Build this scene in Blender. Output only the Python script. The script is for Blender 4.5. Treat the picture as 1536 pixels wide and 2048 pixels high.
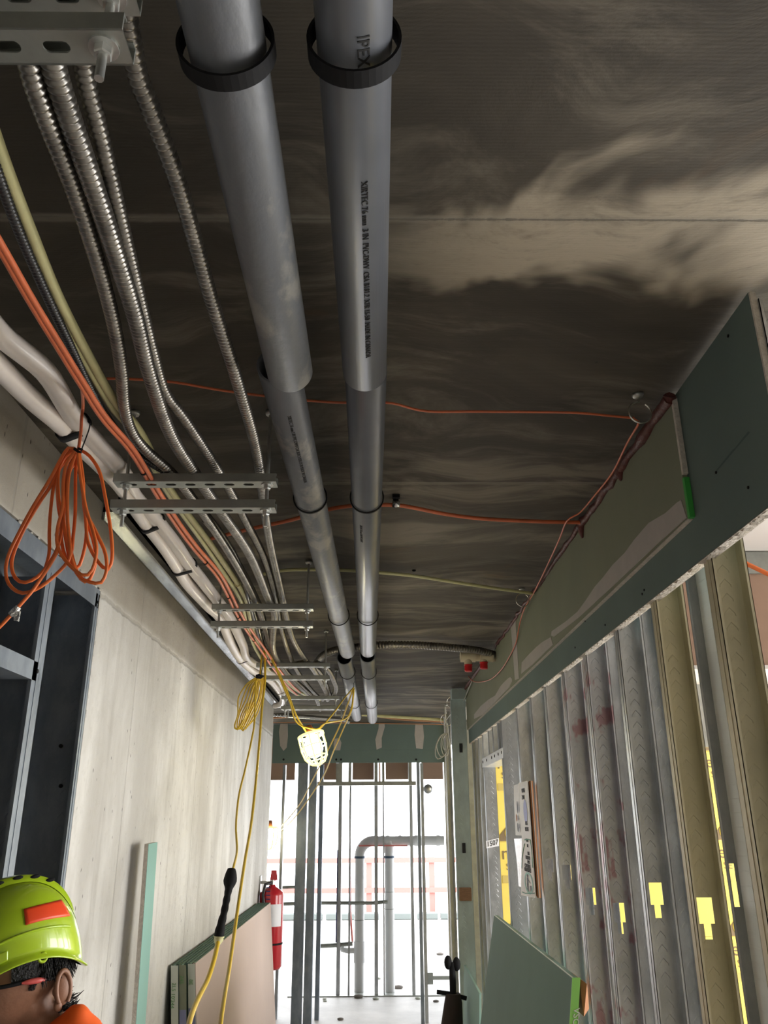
import bpy, math, random
from mathutils import Vector, Matrix
random.seed(7)
sc = bpy.context.scene
for o in list(bpy.data.objects): bpy.data.objects.remove(o)
COL = sc.collection
PI = math.pi
H = 1.92            # lens height above the floor; all z below are measured from the lens

# ---------------------------------------------------------------- camera
F = 1625.0; CX, CY = 768.0, 1024.0
def _ray(x, y): return Vector((x-CX, -(y-CY), -F)).normalized()
_Y = _ray(748, 1638); _Z = _ray(744, -3277); _Z = (_Z-_Y*_Z.dot(_Y)).normalized(); _X = _Y.cross(_Z)
ROT = Matrix((_X, _Y, _Z))
cd = bpy.data.cameras.new('camera'); cam = bpy.data.objects.new('camera', cd); COL.objects.link(cam)
cd.sensor_fit = 'AUTO'; cd.sensor_width = 36; cd.lens = F/2048*36; cd.clip_start = .02; cd.clip_end = 300
cam.matrix_world = Matrix.Translation((0, 0, H)) @ ROT.to_4x4()
sc.camera = cam

# ---------------------------------------------------------------- light and exposure
sc.view_settings.view_transform = 'Standard'; sc.view_settings.look = 'None'
sc.view_settings.gamma = 1; sc.view_settings.exposure = 0.0
W = bpy.data.worlds.new('overcast_sky'); sc.world = W; W.use_nodes = True
bg = W.node_tree.nodes['Background']; bg.inputs[0].default_value = (.93, .96, 1, 1); bg.inputs[1].default_value = 6.0
def area(name, loc, rot, sx, sy, power, col=(1, 1, 1)):
    l = bpy.data.lights.new(name, 'AREA'); l.shape = 'RECTANGLE'; l.size = sx; l.size_y = sy; l.energy = power; l.color = col
    o = bpy.data.objects.new(name, l); COL.objects.link(o); o.location = loc; o.rotation_euler = rot
    return o
area('daylight_far_facade', (0, 21.5, H-.3), (PI/2, 0, 0), 9, 3.2, 900, (.95, .98, 1))     # shines towards -y
area('daylight_right_windows', (5.6, 4.2, H-.35), (0, PI/2, 0), 2.2, 5.6, 430, (1, .98, .95))  # shines towards -x

# ---------------------------------------------------------------- helpers
def at(px, py, **k):
    "point of the sight line through a photo pixel that lies on the plane X=, Y= or Z="
    d = ROT @ _ray(px, py); a, v = list(k.items())[0]; i = 'XYZ'.index(a)
    return d*(v/d[i])
ORG = {}
def V(*a): return Vector(a)
def tag(o, label, cat, group=None, kind=None):
    o['label'] = label; o['category'] = cat
    if group: o['group'] = group
    if kind: o['kind'] = kind
    return o
def thing(name, base, label, cat, group=None, rz=0):
    o = bpy.data.objects.new(name, None); COL.objects.link(o)
    o.location = (base[0], base[1], base[2]+H); o.empty_display_size = .05
    ORG[o.name] = V(*base); tag(o, label, cat, group); return o
class MB:
    def __init__(s): s.v = []; s.f = []; s.sm = []
    def add(s, vs, fs, smooth=False):
        n = len(s.v); s.v += [tuple(p) for p in vs]; s.f += [tuple(i+n for i in f) for f in fs]; s.sm += [smooth]*len(fs); return s
    def box(s, x0, x1, y0, y1, z0, z1):
        return s.add([(x0,y0,z0),(x1,y0,z0),(x1,y1,z0),(x0,y1,z0),(x0,y0,z1),(x1,y0,z1),(x1,y1,z1),(x0,y1,z1)],
                     [(0,3,2,1),(4,5,6,7),(0,1,5,4),(1,2,6,5),(2,3,7,6),(3,0,4,7)])
    def bevbox(s, x0, x1, y0, y1, z0, z1, b=.004):
        vs = []; 
        for z, q in ((z0, b), (z0+b, 0), (z1-b, 0), (z1, b)):
            vs += [(x0+q+(b if not q else 0)*0, y0+q, z), (x1-q, y0+q, z), (x1-q, y1-q, z), (x0+q, y1-q, z)]
        fs = [(3,2,1,0), (12,13,14,15)]
        for k in range(3):
            for i in range(4): a = 4*k+i; c = 4*k+(i+1) % 4; fs.append((a, c, c+4, a+4))
        return s.add(vs, fs)
    def prism(s, poly, vec, smooth=False):
        n = len(poly); vec = Vector(vec); a = [Vector(p) for p in poly]; b = [p+vec for p in a]
        fs = [tuple(range(n-1, -1, -1)), tuple(range(n, 2*n))]+[(i, (i+1) % n, (i+1) % n+n, i+n) for i in range(n)]
        return s.add(a+b, fs, smooth)
    def tube(s, pts, r, n=8, caps=True, smooth=True):
        pts = [Vector(p) for p in pts]; N = len(pts)
        rs = r if isinstance(r, (list, tuple)) else [r]*N
        T = []
        for i in range(N):
            t = pts[min(i+1, N-1)]-pts[max(i-1, 0)]; T.append(t.normalized() if t.length > 1e-9 else V(0, 0, 1))
        up = V(0, 0, 1) if abs(T[0].z) < .9 else V(1, 0, 0)
        u = (up-T[0]*up.dot(T[0])).normalized(); vs = []
        for i in range(N):
            u = (u-T[i]*u.dot(T[i])).normalized(); w = T[i].cross(u)
            for k in range(n):
                a = 2*PI*k/n; vs.append(pts[i]+(u*math.cos(a)+w*math.sin(a))*rs[i])
        fs = []
        for i in range(N-1):
            for k in range(n):
                a = i*n+k; b = i*n+(k+1) % n; fs.append((a, b, b+n, a+n))
        s.add(vs, fs, smooth)
        if caps: s.add([vs[k] for k in range(n)], [tuple(range(n-1, -1, -1))]); s.add([vs[(N-1)*n+k] for k in range(n)], [tuple(range(n))])
        return s
    def cyl(s, a, b, r, n=16, r2=None): return s.tube([a, b], [r, r if r2 is None else r2], n)
    def lathe(s, prof, base, ax=(0, 0, 1), n=24, smooth=True):
        "prof: (radius, height) pairs"
        ax = Vector(ax).normalized(); u = ax.orthogonal().normalized(); w = ax.cross(u); base = Vector(base); vs = []
        for r, h in prof:
            for k in range(n): a = 2*PI*k/n; vs.append(base+ax*h+(u*math.cos(a)+w*math.sin(a))*r)
        fs = []
        for i in range(len(prof)-1):
            for k in range(n): a = i*n+k; b = i*n+(k+1) % n; fs.append((a, b, b+n, a+n))
        return s.add(vs, fs, smooth)
    def hollow(s, a, b, r, t, n=32):
        "open pipe with wall thickness"
        a = Vector(a); b = Vector(b); L = (b-a).length
        return s.lathe([(r-t, 0), (r-.001, 0), (r, .001), (r, L-.001), (r-.001, L), (r-t, L), (r-t, 0)], a, b-a, n)
    def sphere(s, c, r, n=12, sc_=(1, 1, 1), rot=None):
        c = Vector(c); vs = []; fs = []; m = n*2
        for i in range(n+1):
            for k in range(m):
                th = PI*i/n; ph = 2*PI*k/m
                p = Vector((math.sin(th)*math.cos(ph)*r*sc_[0], math.sin(th)*math.sin(ph)*r*sc_[1], math.cos(th)*r*sc_[2]))
                if rot: p = rot @ p
                vs.append(c+p)
        for i in range(n):
            for k in range(m): fs.append((i*m+k, (i+1)*m+k, (i+1)*m+(k+1) % m, i*m+(k+1) % m))
        return s.add(vs, fs, True)
    def build(s, name, mat, parent=None, origin=None):
        if parent is not None:
            p = parent
            while p.parent: p = p.parent
            org = ORG[p.name]
        elif origin is not None: org = Vector(origin)
        else:
            xs = [v[0] for v in s.v]; ys = [v[1] for v in s.v]; zs = [v[2] for v in s.v]
            org = V((min(xs)+max(xs))/2, (min(ys)+max(ys))/2, min(zs))
        me = bpy.data.meshes.new(name)
        me.from_pydata([tuple(Vector(v)-org) for v in s.v], [], s.f)
        me.polygons.foreach_set('use_smooth', s.sm); me.materials.append(mat); me.update()
        o = bpy.data.objects.new(name, me); COL.objects.link(o)
        if parent is not None: o.parent = parent
        else: o.location = org+V(0, 0, H); ORG[o.name] = org.copy()
        return o
def copy_tree(o, parent=None, off=None):
    c = o.copy(); COL.objects.link(c)
    if parent is not None: c.parent = parent
    if o.name in ORG and parent is None: ORG[c.name] = ORG[o.name]+(off if off else V(0, 0, 0)); c.location = o.location+(off if off else V(0, 0, 0))
    for ch in list(o.children): copy_tree(ch, c)
    return c
def smooth_path(P, step=.03):
    "Catmull-Rom through P, resampled evenly"
    P = [Vector(p) for p in P]; Q = [P[0]*2-P[1]]+P+[P[-1]*2-P[-2]]; out = []
    for i in range(1, len(Q)-2):
        a, b, c, d = Q[i-1:i+3]; n = max(2, int((c-b).length/step*2))
        for k in range(n):
            t = k/n; out.append(.5*((2*b)+(c-a)*t+(2*a-5*b+4*c-d)*t*t+(3*b-a-3*c+d)*t**3))
    out.append(P[-1]); res = [out[0]]; acc = 0
    for p, q in zip(out, out[1:]):
        L = (q-p).length
        while acc+L >= step and L > 1e-9:
            t = (step-acc)/L; p = p.lerp(q, t); res.append(p.copy()); L = (q-p).length; acc = 0
        acc += L
    if (res[-1]-out[-1]).length > step*.2: res.append(out[-1])
    return res
def pix(P, **kw):
    "pixel list (x, y[, plane value]) -> points"
    a, v = list(kw.items())[0]
    return [at(p[0], p[1], X=-p[2]) if len(p) > 3 else at(p[0], p[1], **{a: (p[2] if len(p) > 2 else v)}) for p in P]
def flexpath(mb, path, r, pitch=.011, n=12):
    pts = []; rs = []; L = 0; y_prev = path[0]
    fine = smooth_path(path, pitch)
    for i in range(len(fine)-1):
        p, q = fine[i], fine[i+1]
        for t, k in ((0, .86), (.22, 1), (.62, 1.0), (.82, .86)):
            pts.append(p.lerp(q, t)); rs.append(r*1.08*(k if k == 1 else .80))
    return mb.tube(pts, rs, n)
def text_obj(txt, size, mat, name, origin, right, up, parent=None, label=None, extr=.0006, fit=None, bend=None, align='LEFT'):
    cu = bpy.data.curves.new('t', 'FONT'); cu.body = txt; cu.size = size; cu.extrude = extr; cu.resolution_u = 3; cu.align_x = align
    tmp = bpy.data.objects.new('t', cu); COL.objects.link(tmp); bpy.context.view_layer.update()
    me = bpy.data.meshes.new_from_object(tmp.evaluated_get(bpy.context.evaluated_depsgraph_get()))
    bpy.data.objects.remove(tmp); bpy.data.curves.remove(cu)
    right = Vector(right); up = Vector(up); nrm = right.cross(up).normalized(); o0 = Vector(origin)
    mb = MB(); vs = []
    for v in me.vertices:
        if bend: vs.append(bend(v.co))
        else: vs.append(o0+right*v.co.x+up*v.co.y+nrm*(v.co.z+extr))
    mb.add(vs, [tuple(p.vertices) for p in me.polygons]); bpy.data.meshes.remove(me)
    return mb.build(name, mat, parent)

# ---------------------------------------------------------------- materials
def mat(name, col, rough=.6, metal=0.0, noise=0.0, nscale=8, bump=0.0, bscale=60, col2=None, stretch=(1, 1, 1), emit=None, alpha=None, spec=.5, coat=0):
    m = bpy.data.materials.new(name); m.use_nodes = True; nt = m.node_tree; b = nt.nodes['Principled BSDF']
    b.inputs['Base Color'].default_value = (*col, 1); b.inputs['Roughness'].default_value = rough; b.inputs['Metallic'].default_value = metal
    b.inputs['Specular IOR Level'].default_value = spec
    if coat: b.inputs['Coat Weight'].default_value = coat
    g = nt.nodes.new('ShaderNodeNewGeometry'); mp = nt.nodes.new('ShaderNodeMapping'); mp.inputs['Scale'].default_value = stretch
    nt.links.new(g.outputs['Position'], mp.inputs['Vector'])
    m['nodes'] = 1
    if noise or col2:
        n = nt.nodes.new('ShaderNodeTexNoise'); n.inputs['Scale'].default_value = nscale; n.inputs['Detail'].default_value = 6; n.inputs['Roughness'].default_value = .62
        r = nt.nodes.new('ShaderNodeValToRGB'); c2 = col2 if col2 else tuple(c*(1-noise) for c in col)
        r.color_ramp.elements[0].position = .34; r.color_ramp.elements[1].position = .68
        r.color_ramp.elements[0].color = (*c2, 1); r.color_ramp.elements[1].color = (*[min(1, c*(1+noise*.6)) for c in col], 1)
        nt.links.new(mp.outputs[0], n.inputs['Vector']); nt.links.new(n.outputs['Fac'], r.inputs[0]); nt.links.new(r.outputs[0], b.inputs['Base Color'])
    if bump:
        n2 = nt.nodes.new('ShaderNodeTexNoise'); n2.inputs['Scale'].default_value = bscale; n2.inputs['Detail'].default_value = 4
        bp = nt.nodes.new('ShaderNodeBump'); bp.inputs['Strength'].default_value = bump; bp.inputs['Distance'].default_value = .01
        nt.links.new(mp.outputs[0], n2.inputs['Vector']); nt.links.new(n2.outputs['Fac'], bp.inputs['Height']); nt.links.new(bp.outputs[0], b.inputs['Normal'])
    if emit: b.inputs['Emission Color'].default_value = (*emit[0], 1); b.inputs['Emission Strength'].default_value = emit[1]
    return m
def nd(nt, t, **k):
    n = nt.nodes.new(t)
    for a, v in k.items(): setattr(n, a, v)
    return n
def mathn(nt, op, a, b=None, c=None, clamp=False):
    n = nt.nodes.new('ShaderNodeMath'); n.operation = op; n.use_clamp = clamp
    for i, x in enumerate((a, b, c)):
        if x is None: continue
        if isinstance(x, (int, float)): n.inputs[i].default_value = x
        else: nt.links.new(x, n.inputs[i])
    return n.outputs[0]
def mixc(nt, f, a, b):
    n = nt.nodes.new('ShaderNodeMix'); n.data_type = 'RGBA'
    if isinstance(f, (int, float)): n.inputs[0].default_value = f
    else: nt.links.new(f, n.inputs[0])
    for i, x in ((6, a), (7, b)):
        if isinstance(x, tuple): n.inputs[i].default_value = (*x, 1)
        else: nt.links.new(x, n.inputs[i])
    return n.outputs[2]
def noise(nt, vec, scale, detail=5, rough=.6, stretch=(1, 1, 1)):
    mp = nt.nodes.new('ShaderNodeMapping'); mp.inputs['Scale'].default_value = stretch; nt.links.new(vec, mp.inputs[0])
    n = nt.nodes.new('ShaderNodeTexNoise'); n.inputs['Scale'].default_value = scale; n.inputs['Detail'].default_value = detail; n.inputs['Roughness'].default_value = rough
    nt.links.new(mp.outputs[0], n.inputs['Vector']); return n.outputs['Fac']
def smoothstep(nt, x, a, b):
    n = nt.nodes.new('ShaderNodeMapRange'); n.interpolation_type = 'SMOOTHSTEP'; n.inputs[1].default_value = a; n.inputs[2].default_value = b
    nt.links.new(x, n.inputs[0]); return n.outputs[0]

def concrete_ceiling_mat():
    m = bpy.data.materials.new('board_formed_concrete'); m.use_nodes = True; nt = m.node_tree; b = nt.nodes['Principled BSDF']
    g = nd(nt, 'ShaderNodeNewGeometry').outputs['Position']; sp = nd(nt, 'ShaderNodeSeparateXYZ'); nt.links.new(g, sp.inputs[0])
    x, y = sp.outputs[0], sp.outputs[1]
    wp = nd(nt, 'ShaderNodeTexNoise'); wp.inputs['Scale'].default_value = 1.3; nt.links.new(g, wp.inputs['Vector'])
    vm = nd(nt, 'ShaderNodeVectorMath', operation='MULTIPLY_ADD'); nt.links.new(wp.outputs['Color'], vm.inputs[0]); vm.inputs[1].default_value = (.9, .7, 0); nt.links.new(g, vm.inputs[2]); g0 = g; g = vm.outputs[0]
    big = noise(nt, g, 1.1, 5, .65, (.6, 1.4, 1)); streak = noise(nt, g, 4, 6, .68, (.45, 2.2, 1)); fine = noise(nt, g, 30, 5, .7, (.6, 2.2, 1))
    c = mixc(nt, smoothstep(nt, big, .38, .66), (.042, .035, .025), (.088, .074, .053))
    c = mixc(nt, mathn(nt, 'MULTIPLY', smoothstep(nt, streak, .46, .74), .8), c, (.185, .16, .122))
    # pale laitance smears: a tongue along the first panel joint and weaker ones along the later joints
    warp = noise(nt, g, 1.7, 4, .6, (1, 1, 1)); yy = mathn(nt, 'ADD', y, mathn(nt, 'MULTIPLY', mathn(nt, 'SUBTRACT', warp, .5), 1.0))
    rr = mathn(nt, 'MULTIPLY', mathn(nt, 'SUBTRACT', x, .1), .12)
    yc = mathn(nt, 'SUBTRACT', yy, mathn(nt, 'ADD', 1.2, rr))
    tongue = mathn(nt, 'SUBTRACT', 1, smoothstep(nt, mathn(nt, 'ABSOLUTE', yc), .05, .17))
    tongue = mathn(nt, 'MULTIPLY', tongue, smoothstep(nt, x, -.15, .35))
    tongue = mathn(nt, 'MULTIPLY', tongue, smoothstep(nt, streak, .2, .5))
    c = mixc(nt, mathn(nt, 'MULTIPLY', tongue, .85), c, (.52, .45, .34))
    pan = mathn(nt, 'SUBTRACT', mathn(nt, 'FRACT', mathn(nt, 'DIVIDE', mathn(nt, 'SUBTRACT', y, -.05), 1.2195)), 0)
    smear = mathn(nt, 'MULTIPLY', smoothstep(nt, noise(nt, g, 2.3, 6, .62, (.5, 1.8, 1)), .5, .66), smoothstep(nt, y, 1.9, 2.4))
    c = mixc(nt, mathn(nt, 'MULTIPLY', smear, .55), c, (.29, .25, .19))
    stain = smoothstep(nt, noise(nt, g, 3.2, 4, .6, (.8, 1, 1)), .62, .74)
    c = mixc(nt, mathn(nt, 'MULTIPLY', stain, .45), c, (.15, .085, .035))
    ed = mathn(nt, 'SUBTRACT', .5, mathn(nt, 'ABSOLUTE', mathn(nt, 'SUBTRACT', pan, .5)))
    wob = mathn(nt, 'MULTIPLY', mathn(nt, 'SUBTRACT', noise(nt, g, 45, 3), .5), .006)
    line = mathn(nt, 'SUBTRACT', 1, smoothstep(nt, mathn(nt, 'ADD', ed, wob), .0008, .0035))
    c = mixc(nt, mathn(nt, 'MULTIPLY', line, .75), c, (.035, .03, .022))
    pale = mathn(nt, 'MULTIPLY', mathn(nt, 'SUBTRACT', 1, smoothstep(nt, mathn(nt, 'ADD', ed, wob), .004, .012)), .35)
    c = mixc(nt, pale, c, (.34, .31, .25))
    c = mixc(nt, mathn(nt, 'MULTIPLY', smoothstep(nt, fine, .5, .8), .35), c, (.06, .05, .038))
    vo = nd(nt, 'ShaderNodeTexVoronoi'); vo.inputs['Scale'].default_value = 9; nt.links.new(g0, vo.inputs['Vector'])
    c = mixc(nt, mathn(nt, 'SUBTRACT', 1, smoothstep(nt, vo.outputs['Distance'], .02, .045)), c, (.03, .026, .02))
    nt.links.new(c, b.inputs['Base Color']); b.inputs['Roughness'].default_value = .78
    wv = nd(nt, 'ShaderNodeTexWave', wave_type='BANDS', bands_direction='Y'); wv.inputs['Scale'].default_value = 50; wv.inputs['Distortion'].default_value = 1.2; wv.inputs['Detail'].default_value = 2
    nt.links.new(g0, wv.inputs['Vector'])
    hgt = mathn(nt, 'ADD', mathn(nt, 'MULTIPLY', wv.outputs['Fac'], .10), mathn(nt, 'ADD', fine, mathn(nt, 'MULTIPLY', line, -3)))
    bp = nd(nt, 'ShaderNodeBump'); bp.inputs['Strength'].default_value = .35; bp.inputs['Distance'].default_value = .004
    nt.links.new(hgt, bp.inputs['Height']); nt.links.new(bp.outputs[0], b.inputs['Normal']); return m
def concrete_wall_mat():
    m = bpy.data.materials.new('cast_concrete_wall'); m.use_nodes = True; nt = m.node_tree; b = nt.nodes['Principled BSDF']
    g = nd(nt, 'ShaderNodeNewGeometry').outputs['Position']; sp = nd(nt, 'ShaderNodeSeparateXYZ'); nt.links.new(g, sp.inputs[0])
    y, z = sp.outputs[1], sp.outputs[2]
    big = noise(nt, g, 1.6, 5, .6, (1, 1.3, .55)); drip = noise(nt, g, 5, 5, .65, (1, 2.6, .22)); fine = noise(nt, g, 22, 5, .7)
    c = mixc(nt, smoothstep(nt, big, .36, .68), (.45, .43, .39), (.68, .665, .625))
    c = mixc(nt, mathn(nt, 'MULTIPLY', smoothstep(nt, drip, .52, .72), .45), c, (.33, .31, .27))
    c = mixc(nt, mathn(nt, 'MULTIPLY', smoothstep(nt, fine, .48, .75), .3), c, (.36, .33, .28))
    # darker, browner lift above the pour line
    up = smoothstep(nt, z, H+.70, H+.74); c = mixc(nt, mathn(nt, 'MULTIPLY', up, .75), c, (.30, .265, .21))
    wob = mathn(nt, 'MULTIPLY', mathn(nt, 'SUBTRACT', noise(nt, g, 14, 4), .5), .03)
    zl = mathn(nt, 'ABSOLUTE', mathn(nt, 'ADD', mathn(nt, 'SUBTRACT', z, H+.705), wob))
    jl = mathn(nt, 'SUBTRACT', 1, smoothstep(nt, zl, .003, .013)); c = mixc(nt, mathn(nt, 'MULTIPLY', jl, .5), c, (.27, .245, .2))
    py = mathn(nt, 'FRACT', mathn(nt, 'DIVIDE', mathn(nt, 'SUBTRACT', y, 3.75), 1.22)); yl = mathn(nt, 'ABSOLUTE', mathn(nt, 'SUBTRACT', py, .5))
    vl = mathn(nt, 'SUBTRACT', 1, smoothstep(nt, mathn(nt, 'ADD', yl, mathn(nt, 'MULTIPLY', wob, .3)), .001, .007)); c = mixc(nt, mathn(nt, 'MULTIPLY', vl, .4), c, (.3, .28, .25))
    mp = nd(nt, 'ShaderNodeMapping'); mp.inputs['Scale'].default_value = (1, 1.3, .6); nt.links.new(g, mp.inputs[0])
    vo = nd(nt, 'ShaderNodeTexVoronoi'); vo.inputs['Scale'].default_value = 22; nt.links.new(mp.outputs[0], vo.inputs['Vector'])
    pits = mathn(nt, 'MULTIPLY', mathn(nt, 'SUBTRACT', 1, smoothstep(nt, vo.outputs['Distance'], .05, .11)), smoothstep(nt, noise(nt, g, 2.2, 4), .46, .54))
    c = mixc(nt, pits, c, (.09, .08, .07))
    nt.links.new(c, b.inputs['Base Color']); b.inputs['Roughness'].default_value = .7
    bp = nd(nt, 'ShaderNodeBump'); bp.inputs['Strength'].default_value = .5; bp.inputs['Distance'].default_value = .006
    hgt = mathn(nt, 'ADD', fine, mathn(nt, 'MULTIPLY', mathn(nt, 'ADD', pits, mathn(nt, 'ADD', jl, vl)), -1.2))
    nt.links.new(hgt, bp.inputs['Height']); nt.links.new(bp.outputs[0], b.inputs['Normal']); return m
def stud_mat(name, col, col2, spray=None, rough=.34, metal=.85):
    "galvanised sheet with spangle and a column of pressed chevrons; optional sprayed paint blotches"
    m = bpy.data.materials.new(name); m.use_nodes = True; nt = m.node_tree; b = nt.nodes['Principled BSDF']
    g = nd(nt, 'ShaderNodeNewGeometry').outputs['Position']; sp = nd(nt, 'ShaderNodeSeparateXYZ'); nt.links.new(g, sp.inputs[0])
    oc = nd(nt, 'ShaderNodeTexCoord').outputs['Object']; so = nd(nt, 'ShaderNodeSeparateXYZ'); nt.links.new(oc, so.inputs[0])
    n1 = noise(nt, g, 9, 6, .7, (1, 1, .5)); n2 = noise(nt, g, 70, 3)
    c = mixc(nt, smoothstep(nt, n1, .35, .7), col2, col)
    xa = mathn(nt, 'ABSOLUTE', mathn(nt, 'SUBTRACT', so.outputs[0], .042))
    ch = mathn(nt, 'FRACT', mathn(nt, 'DIVIDE', mathn(nt, 'ADD', so.outputs[2], mathn(nt, 'MULTIPLY', xa, 1.1)), .034))
    chm = mathn(nt, 'MULTIPLY', mathn(nt, 'SUBTRACT', 1, smoothstep(nt, ch, .1, .2)), mathn(nt, 'SUBTRACT', 1, smoothstep(nt, xa, .011, .014)))
    chm = mathn(nt, 'MULTIPLY', chm, smoothstep(nt, n1, .3, .6))
    if spray:
        s1 = smoothstep(nt, noise(nt, oc, 7.5, 3, .55, (2.0, 1, 1)), .53, .6)
        c = mixc(nt, mathn(nt, 'MULTIPLY', s1, .6), c, spray)
    nt.links.new(c, b.inputs['Base Color']); b.inputs['Metallic'].default_value = metal
    ro = mathn(nt, 'ADD', rough-.08, mathn(nt, 'MULTIPLY', n1, .22)); nt.links.new(ro, b.inputs['Roughness'])
    bp = nd(nt, 'ShaderNodeBump'); bp.inputs['Strength'].default_value = .45; bp.inputs['Distance'].default_value = .0025
    nt.links.new(mathn(nt, 'ADD', mathn(nt, 'MULTIPLY', chm, 1.2), mathn(nt, 'MULTIPLY', n2, .12)), bp.inputs['Height']); nt.links.new(bp.outputs[0], b.inputs['Normal']); return m
M = {}
M['ceil'] = concrete_ceiling_mat(); M['wall'] = concrete_wall_mat()
M['floor'] = mat('slab_floor', (.52, .5, .47), .55, noise=.18, nscale=2.5, bump=.15, bscale=30)
M['stud'] = stud_mat('galvanised_stud', (.62, .64, .66), (.42, .44, .46))
M['studd'] = stud_mat('dull_blue_galvanised_stud', (.30, .34, .39), (.2, .235, .28), metal=.55, rough=.45)
M['studg'] = stud_mat('greenish_galvanised_stud', (.55, .66, .66), (.45, .54, .54), metal=.4, rough=.45)
M['studr'] = stud_mat('galvanised_stud_with_red_spray_marks', (.6, .6, .62), (.42, .43, .45), spray=(.30, .07, .09), metal=.6)
M['studk'] = stud_mat('dark_galvanised_stud', (.30, .31, .32), (.22, .23, .24), metal=.5, rough=.45)
M['studw'] = stud_mat('white_galvanised_stud', (.84, .86, .88), (.74, .76, .78), metal=.0, rough=.3)
M['studo'] = stud_mat('olive_coated_stud', (.60, .55, .38), (.5, .46, .31), metal=.3, rough=.45)  # galvanised steel; olive tint paints in yellow reflected from the foam boards
M['steel'] = mat('zinc_plated_steel', (.55, .56, .54), .38, .85, noise=.2, nscale=30)
M['track'] = mat('shiny_track_steel', (.6, .62, .62), .22, .9, noise=.25, nscale=6)
M['strut'] = mat('strut_channel_steel', (.36, .375, .345), .42, .7, noise=.15, nscale=14)
M['flex'] = mat('flexible_steel_conduit', (.26, .245, .222), .32, .85, noise=.35, nscale=25)
M['pvc'] = mat('grey_pvc', (.115, .123, .14), .33, 0, noise=.12, nscale=5, spec=.55)
M['pvcd'] = mat('dusty_grey_pvc', (.118, .125, .138), .45, 0, col2=(.23, .225, .21), nscale=9, bump=.2, bscale=35, noise=.05, stretch=(1, .6, 1))
_rp = [n for n in M['pvcd'].node_tree.nodes if n.type == 'VALTORGB'][0].color_ramp; _rp.elements[0].position = .38; _rp.elements[1].position = .47
M['black'] = mat('black_rubber', (.008, .008, .009), .75, spec=.2)
M['blackd'] = mat('black_jacket', (.02, .02, .022), .35)
M['ink'] = mat('black_ink', (.01, .01, .01), .6)
M['whitep'] = mat('white_pipe_jacket', (.74, .68, .63), .3, 0, noise=.08, nscale=10, spec=.5)
M['wpvc'] = mat('white_pvc', (.72, .72, .72), .35)
M['orange'] = mat('orange_cable_jacket', (.78, .17, .035), .45, noise=.1, nscale=20)
M['orangec'] = mat('coral_cable_jacket', (.62, .15, .06), .4, noise=.15, nscale=20)
M['cream'] = mat('cream_cable_jacket', (.62, .60, .32), .45, noise=.1, nscale=20)
M['yellow'] = mat('yellow_cord_jacket', (.62, .42, .03), .4, noise=.1, nscale=20)
M['copper'] = mat('copper_tube', (.5, .25, .13), .4, .5)
M['greyc'] = mat('grey_cable', (.42, .42, .38), .5)
M['teal'] = mat('green_gypsum_paper', (.125, .175, .158), .85, noise=.10, nscale=2.2, bump=.05, bscale=80)
M['olive'] = mat('olive_gypsum_paper', (.215, .23, .16), .85, noise=.08, nscale=2, bump=.05, bscale=80)
M['mint'] = mat('pale_green_gypsum_paper', (.22, .35, .30), .8, noise=.05, nscale=2)
M['mint2'] = mat('dull_green_gypsum_paper', (.13, .20, .165), .85, noise=.08, nscale=2)
M['mud'] = mat('joint_compound', (.42, .39, .36), .85, noise=.06, nscale=12, bump=.15, bscale=40)
M['core'] = mat('gypsum_core', (.62, .57, .5), .9, noise=.18, nscale=60, bump=.6, bscale=120)
M['brownp'] = mat('brown_gypsum_back_paper', (.42, .27, .19), .85, noise=.08, nscale=2.5)
M['pinkp'] = mat('pale_brown_gypsum_back_paper', (.50, .39, .33), .8, noise=.05, nscale=1.6)
M['dedge'] = mat('dark_green_board_edge', (.07, .13, .08), .8)
M['seal'] = mat('red_firestop_sealant', (.10, .022, .016), .55, noise=.3, nscale=30, bump=.5, bscale=60)
M['greent'] = mat('green_edge_tape', (.05, .36, .06), .5)
M['limet'] = mat('lime_edge_tape', (.22, .5, .10), .45)
M['whitet'] = mat('white_edge_tape', (.55, .58, .5), .5)
M['bluet'] = mat('violet_tape_band', (.22, .23, .38), .5)
M['greeni'] = mat('green_ink', (.12, .28, .1), .6)
M['navy'] = mat('navy_print', (.03, .03, .12), .6)
M['xps'] = mat('yellow_foam_board', (.84, .64, .13), .7, noise=.04, nscale=3)
M['xpsp'] = mat('brown_print', (.2, .14, .07), .7)
M['whitew'] = mat('white_painted_board', (.82, .78, .74), .7)
M['red'] = mat('red_enamel', (.5, .02, .03), .25, 0, coat=.4)
M['redcap'] = mat('red_plastic_cap', (.55, .015, .02), .3)
M['cpvc'] = mat('cream_cpvc', (.62, .55, .40), .45)
M['lime'] = mat('lime_hard_hat_plastic', (.42, .60, .02), .28, coat=.5)
M['sticker'] = mat('red_orange_sticker', (.85, .07, .015), .4)
M['skin'] = mat('skin', (.30, .145, .085), .5, noise=.14, nscale=30, bump=.06, bscale=150)
M['hair'] = mat('black_hair', (.008, .007, .007), .6, bump=.8, bscale=160)
M['vest'] = mat('orange_safety_vest', (.95, .13, .01), .7)
M['jeans'] = mat('dark_work_trousers', (.04, .05, .08), .8)
M['boot'] = mat('brown_work_boot', (.14, .08, .04), .6)
M['lens'] = mat('smoked_lens', (.1, .09, .09), .1); M['lens'].node_tree.nodes['Principled BSDF'].inputs['Transmission Weight'].default_value = .7
M['temple'] = mat('coral_temple_arm', (.6, .1, .09), .35)
M['lampg'] = mat('lit_lamp_globe', (1, .95, .8), .3, emit=((1, .93, .72), 40))
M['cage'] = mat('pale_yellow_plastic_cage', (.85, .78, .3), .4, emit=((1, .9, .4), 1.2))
M['socket'] = mat('orange_brown_socket', (.3, .1, .04), .5)
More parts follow.
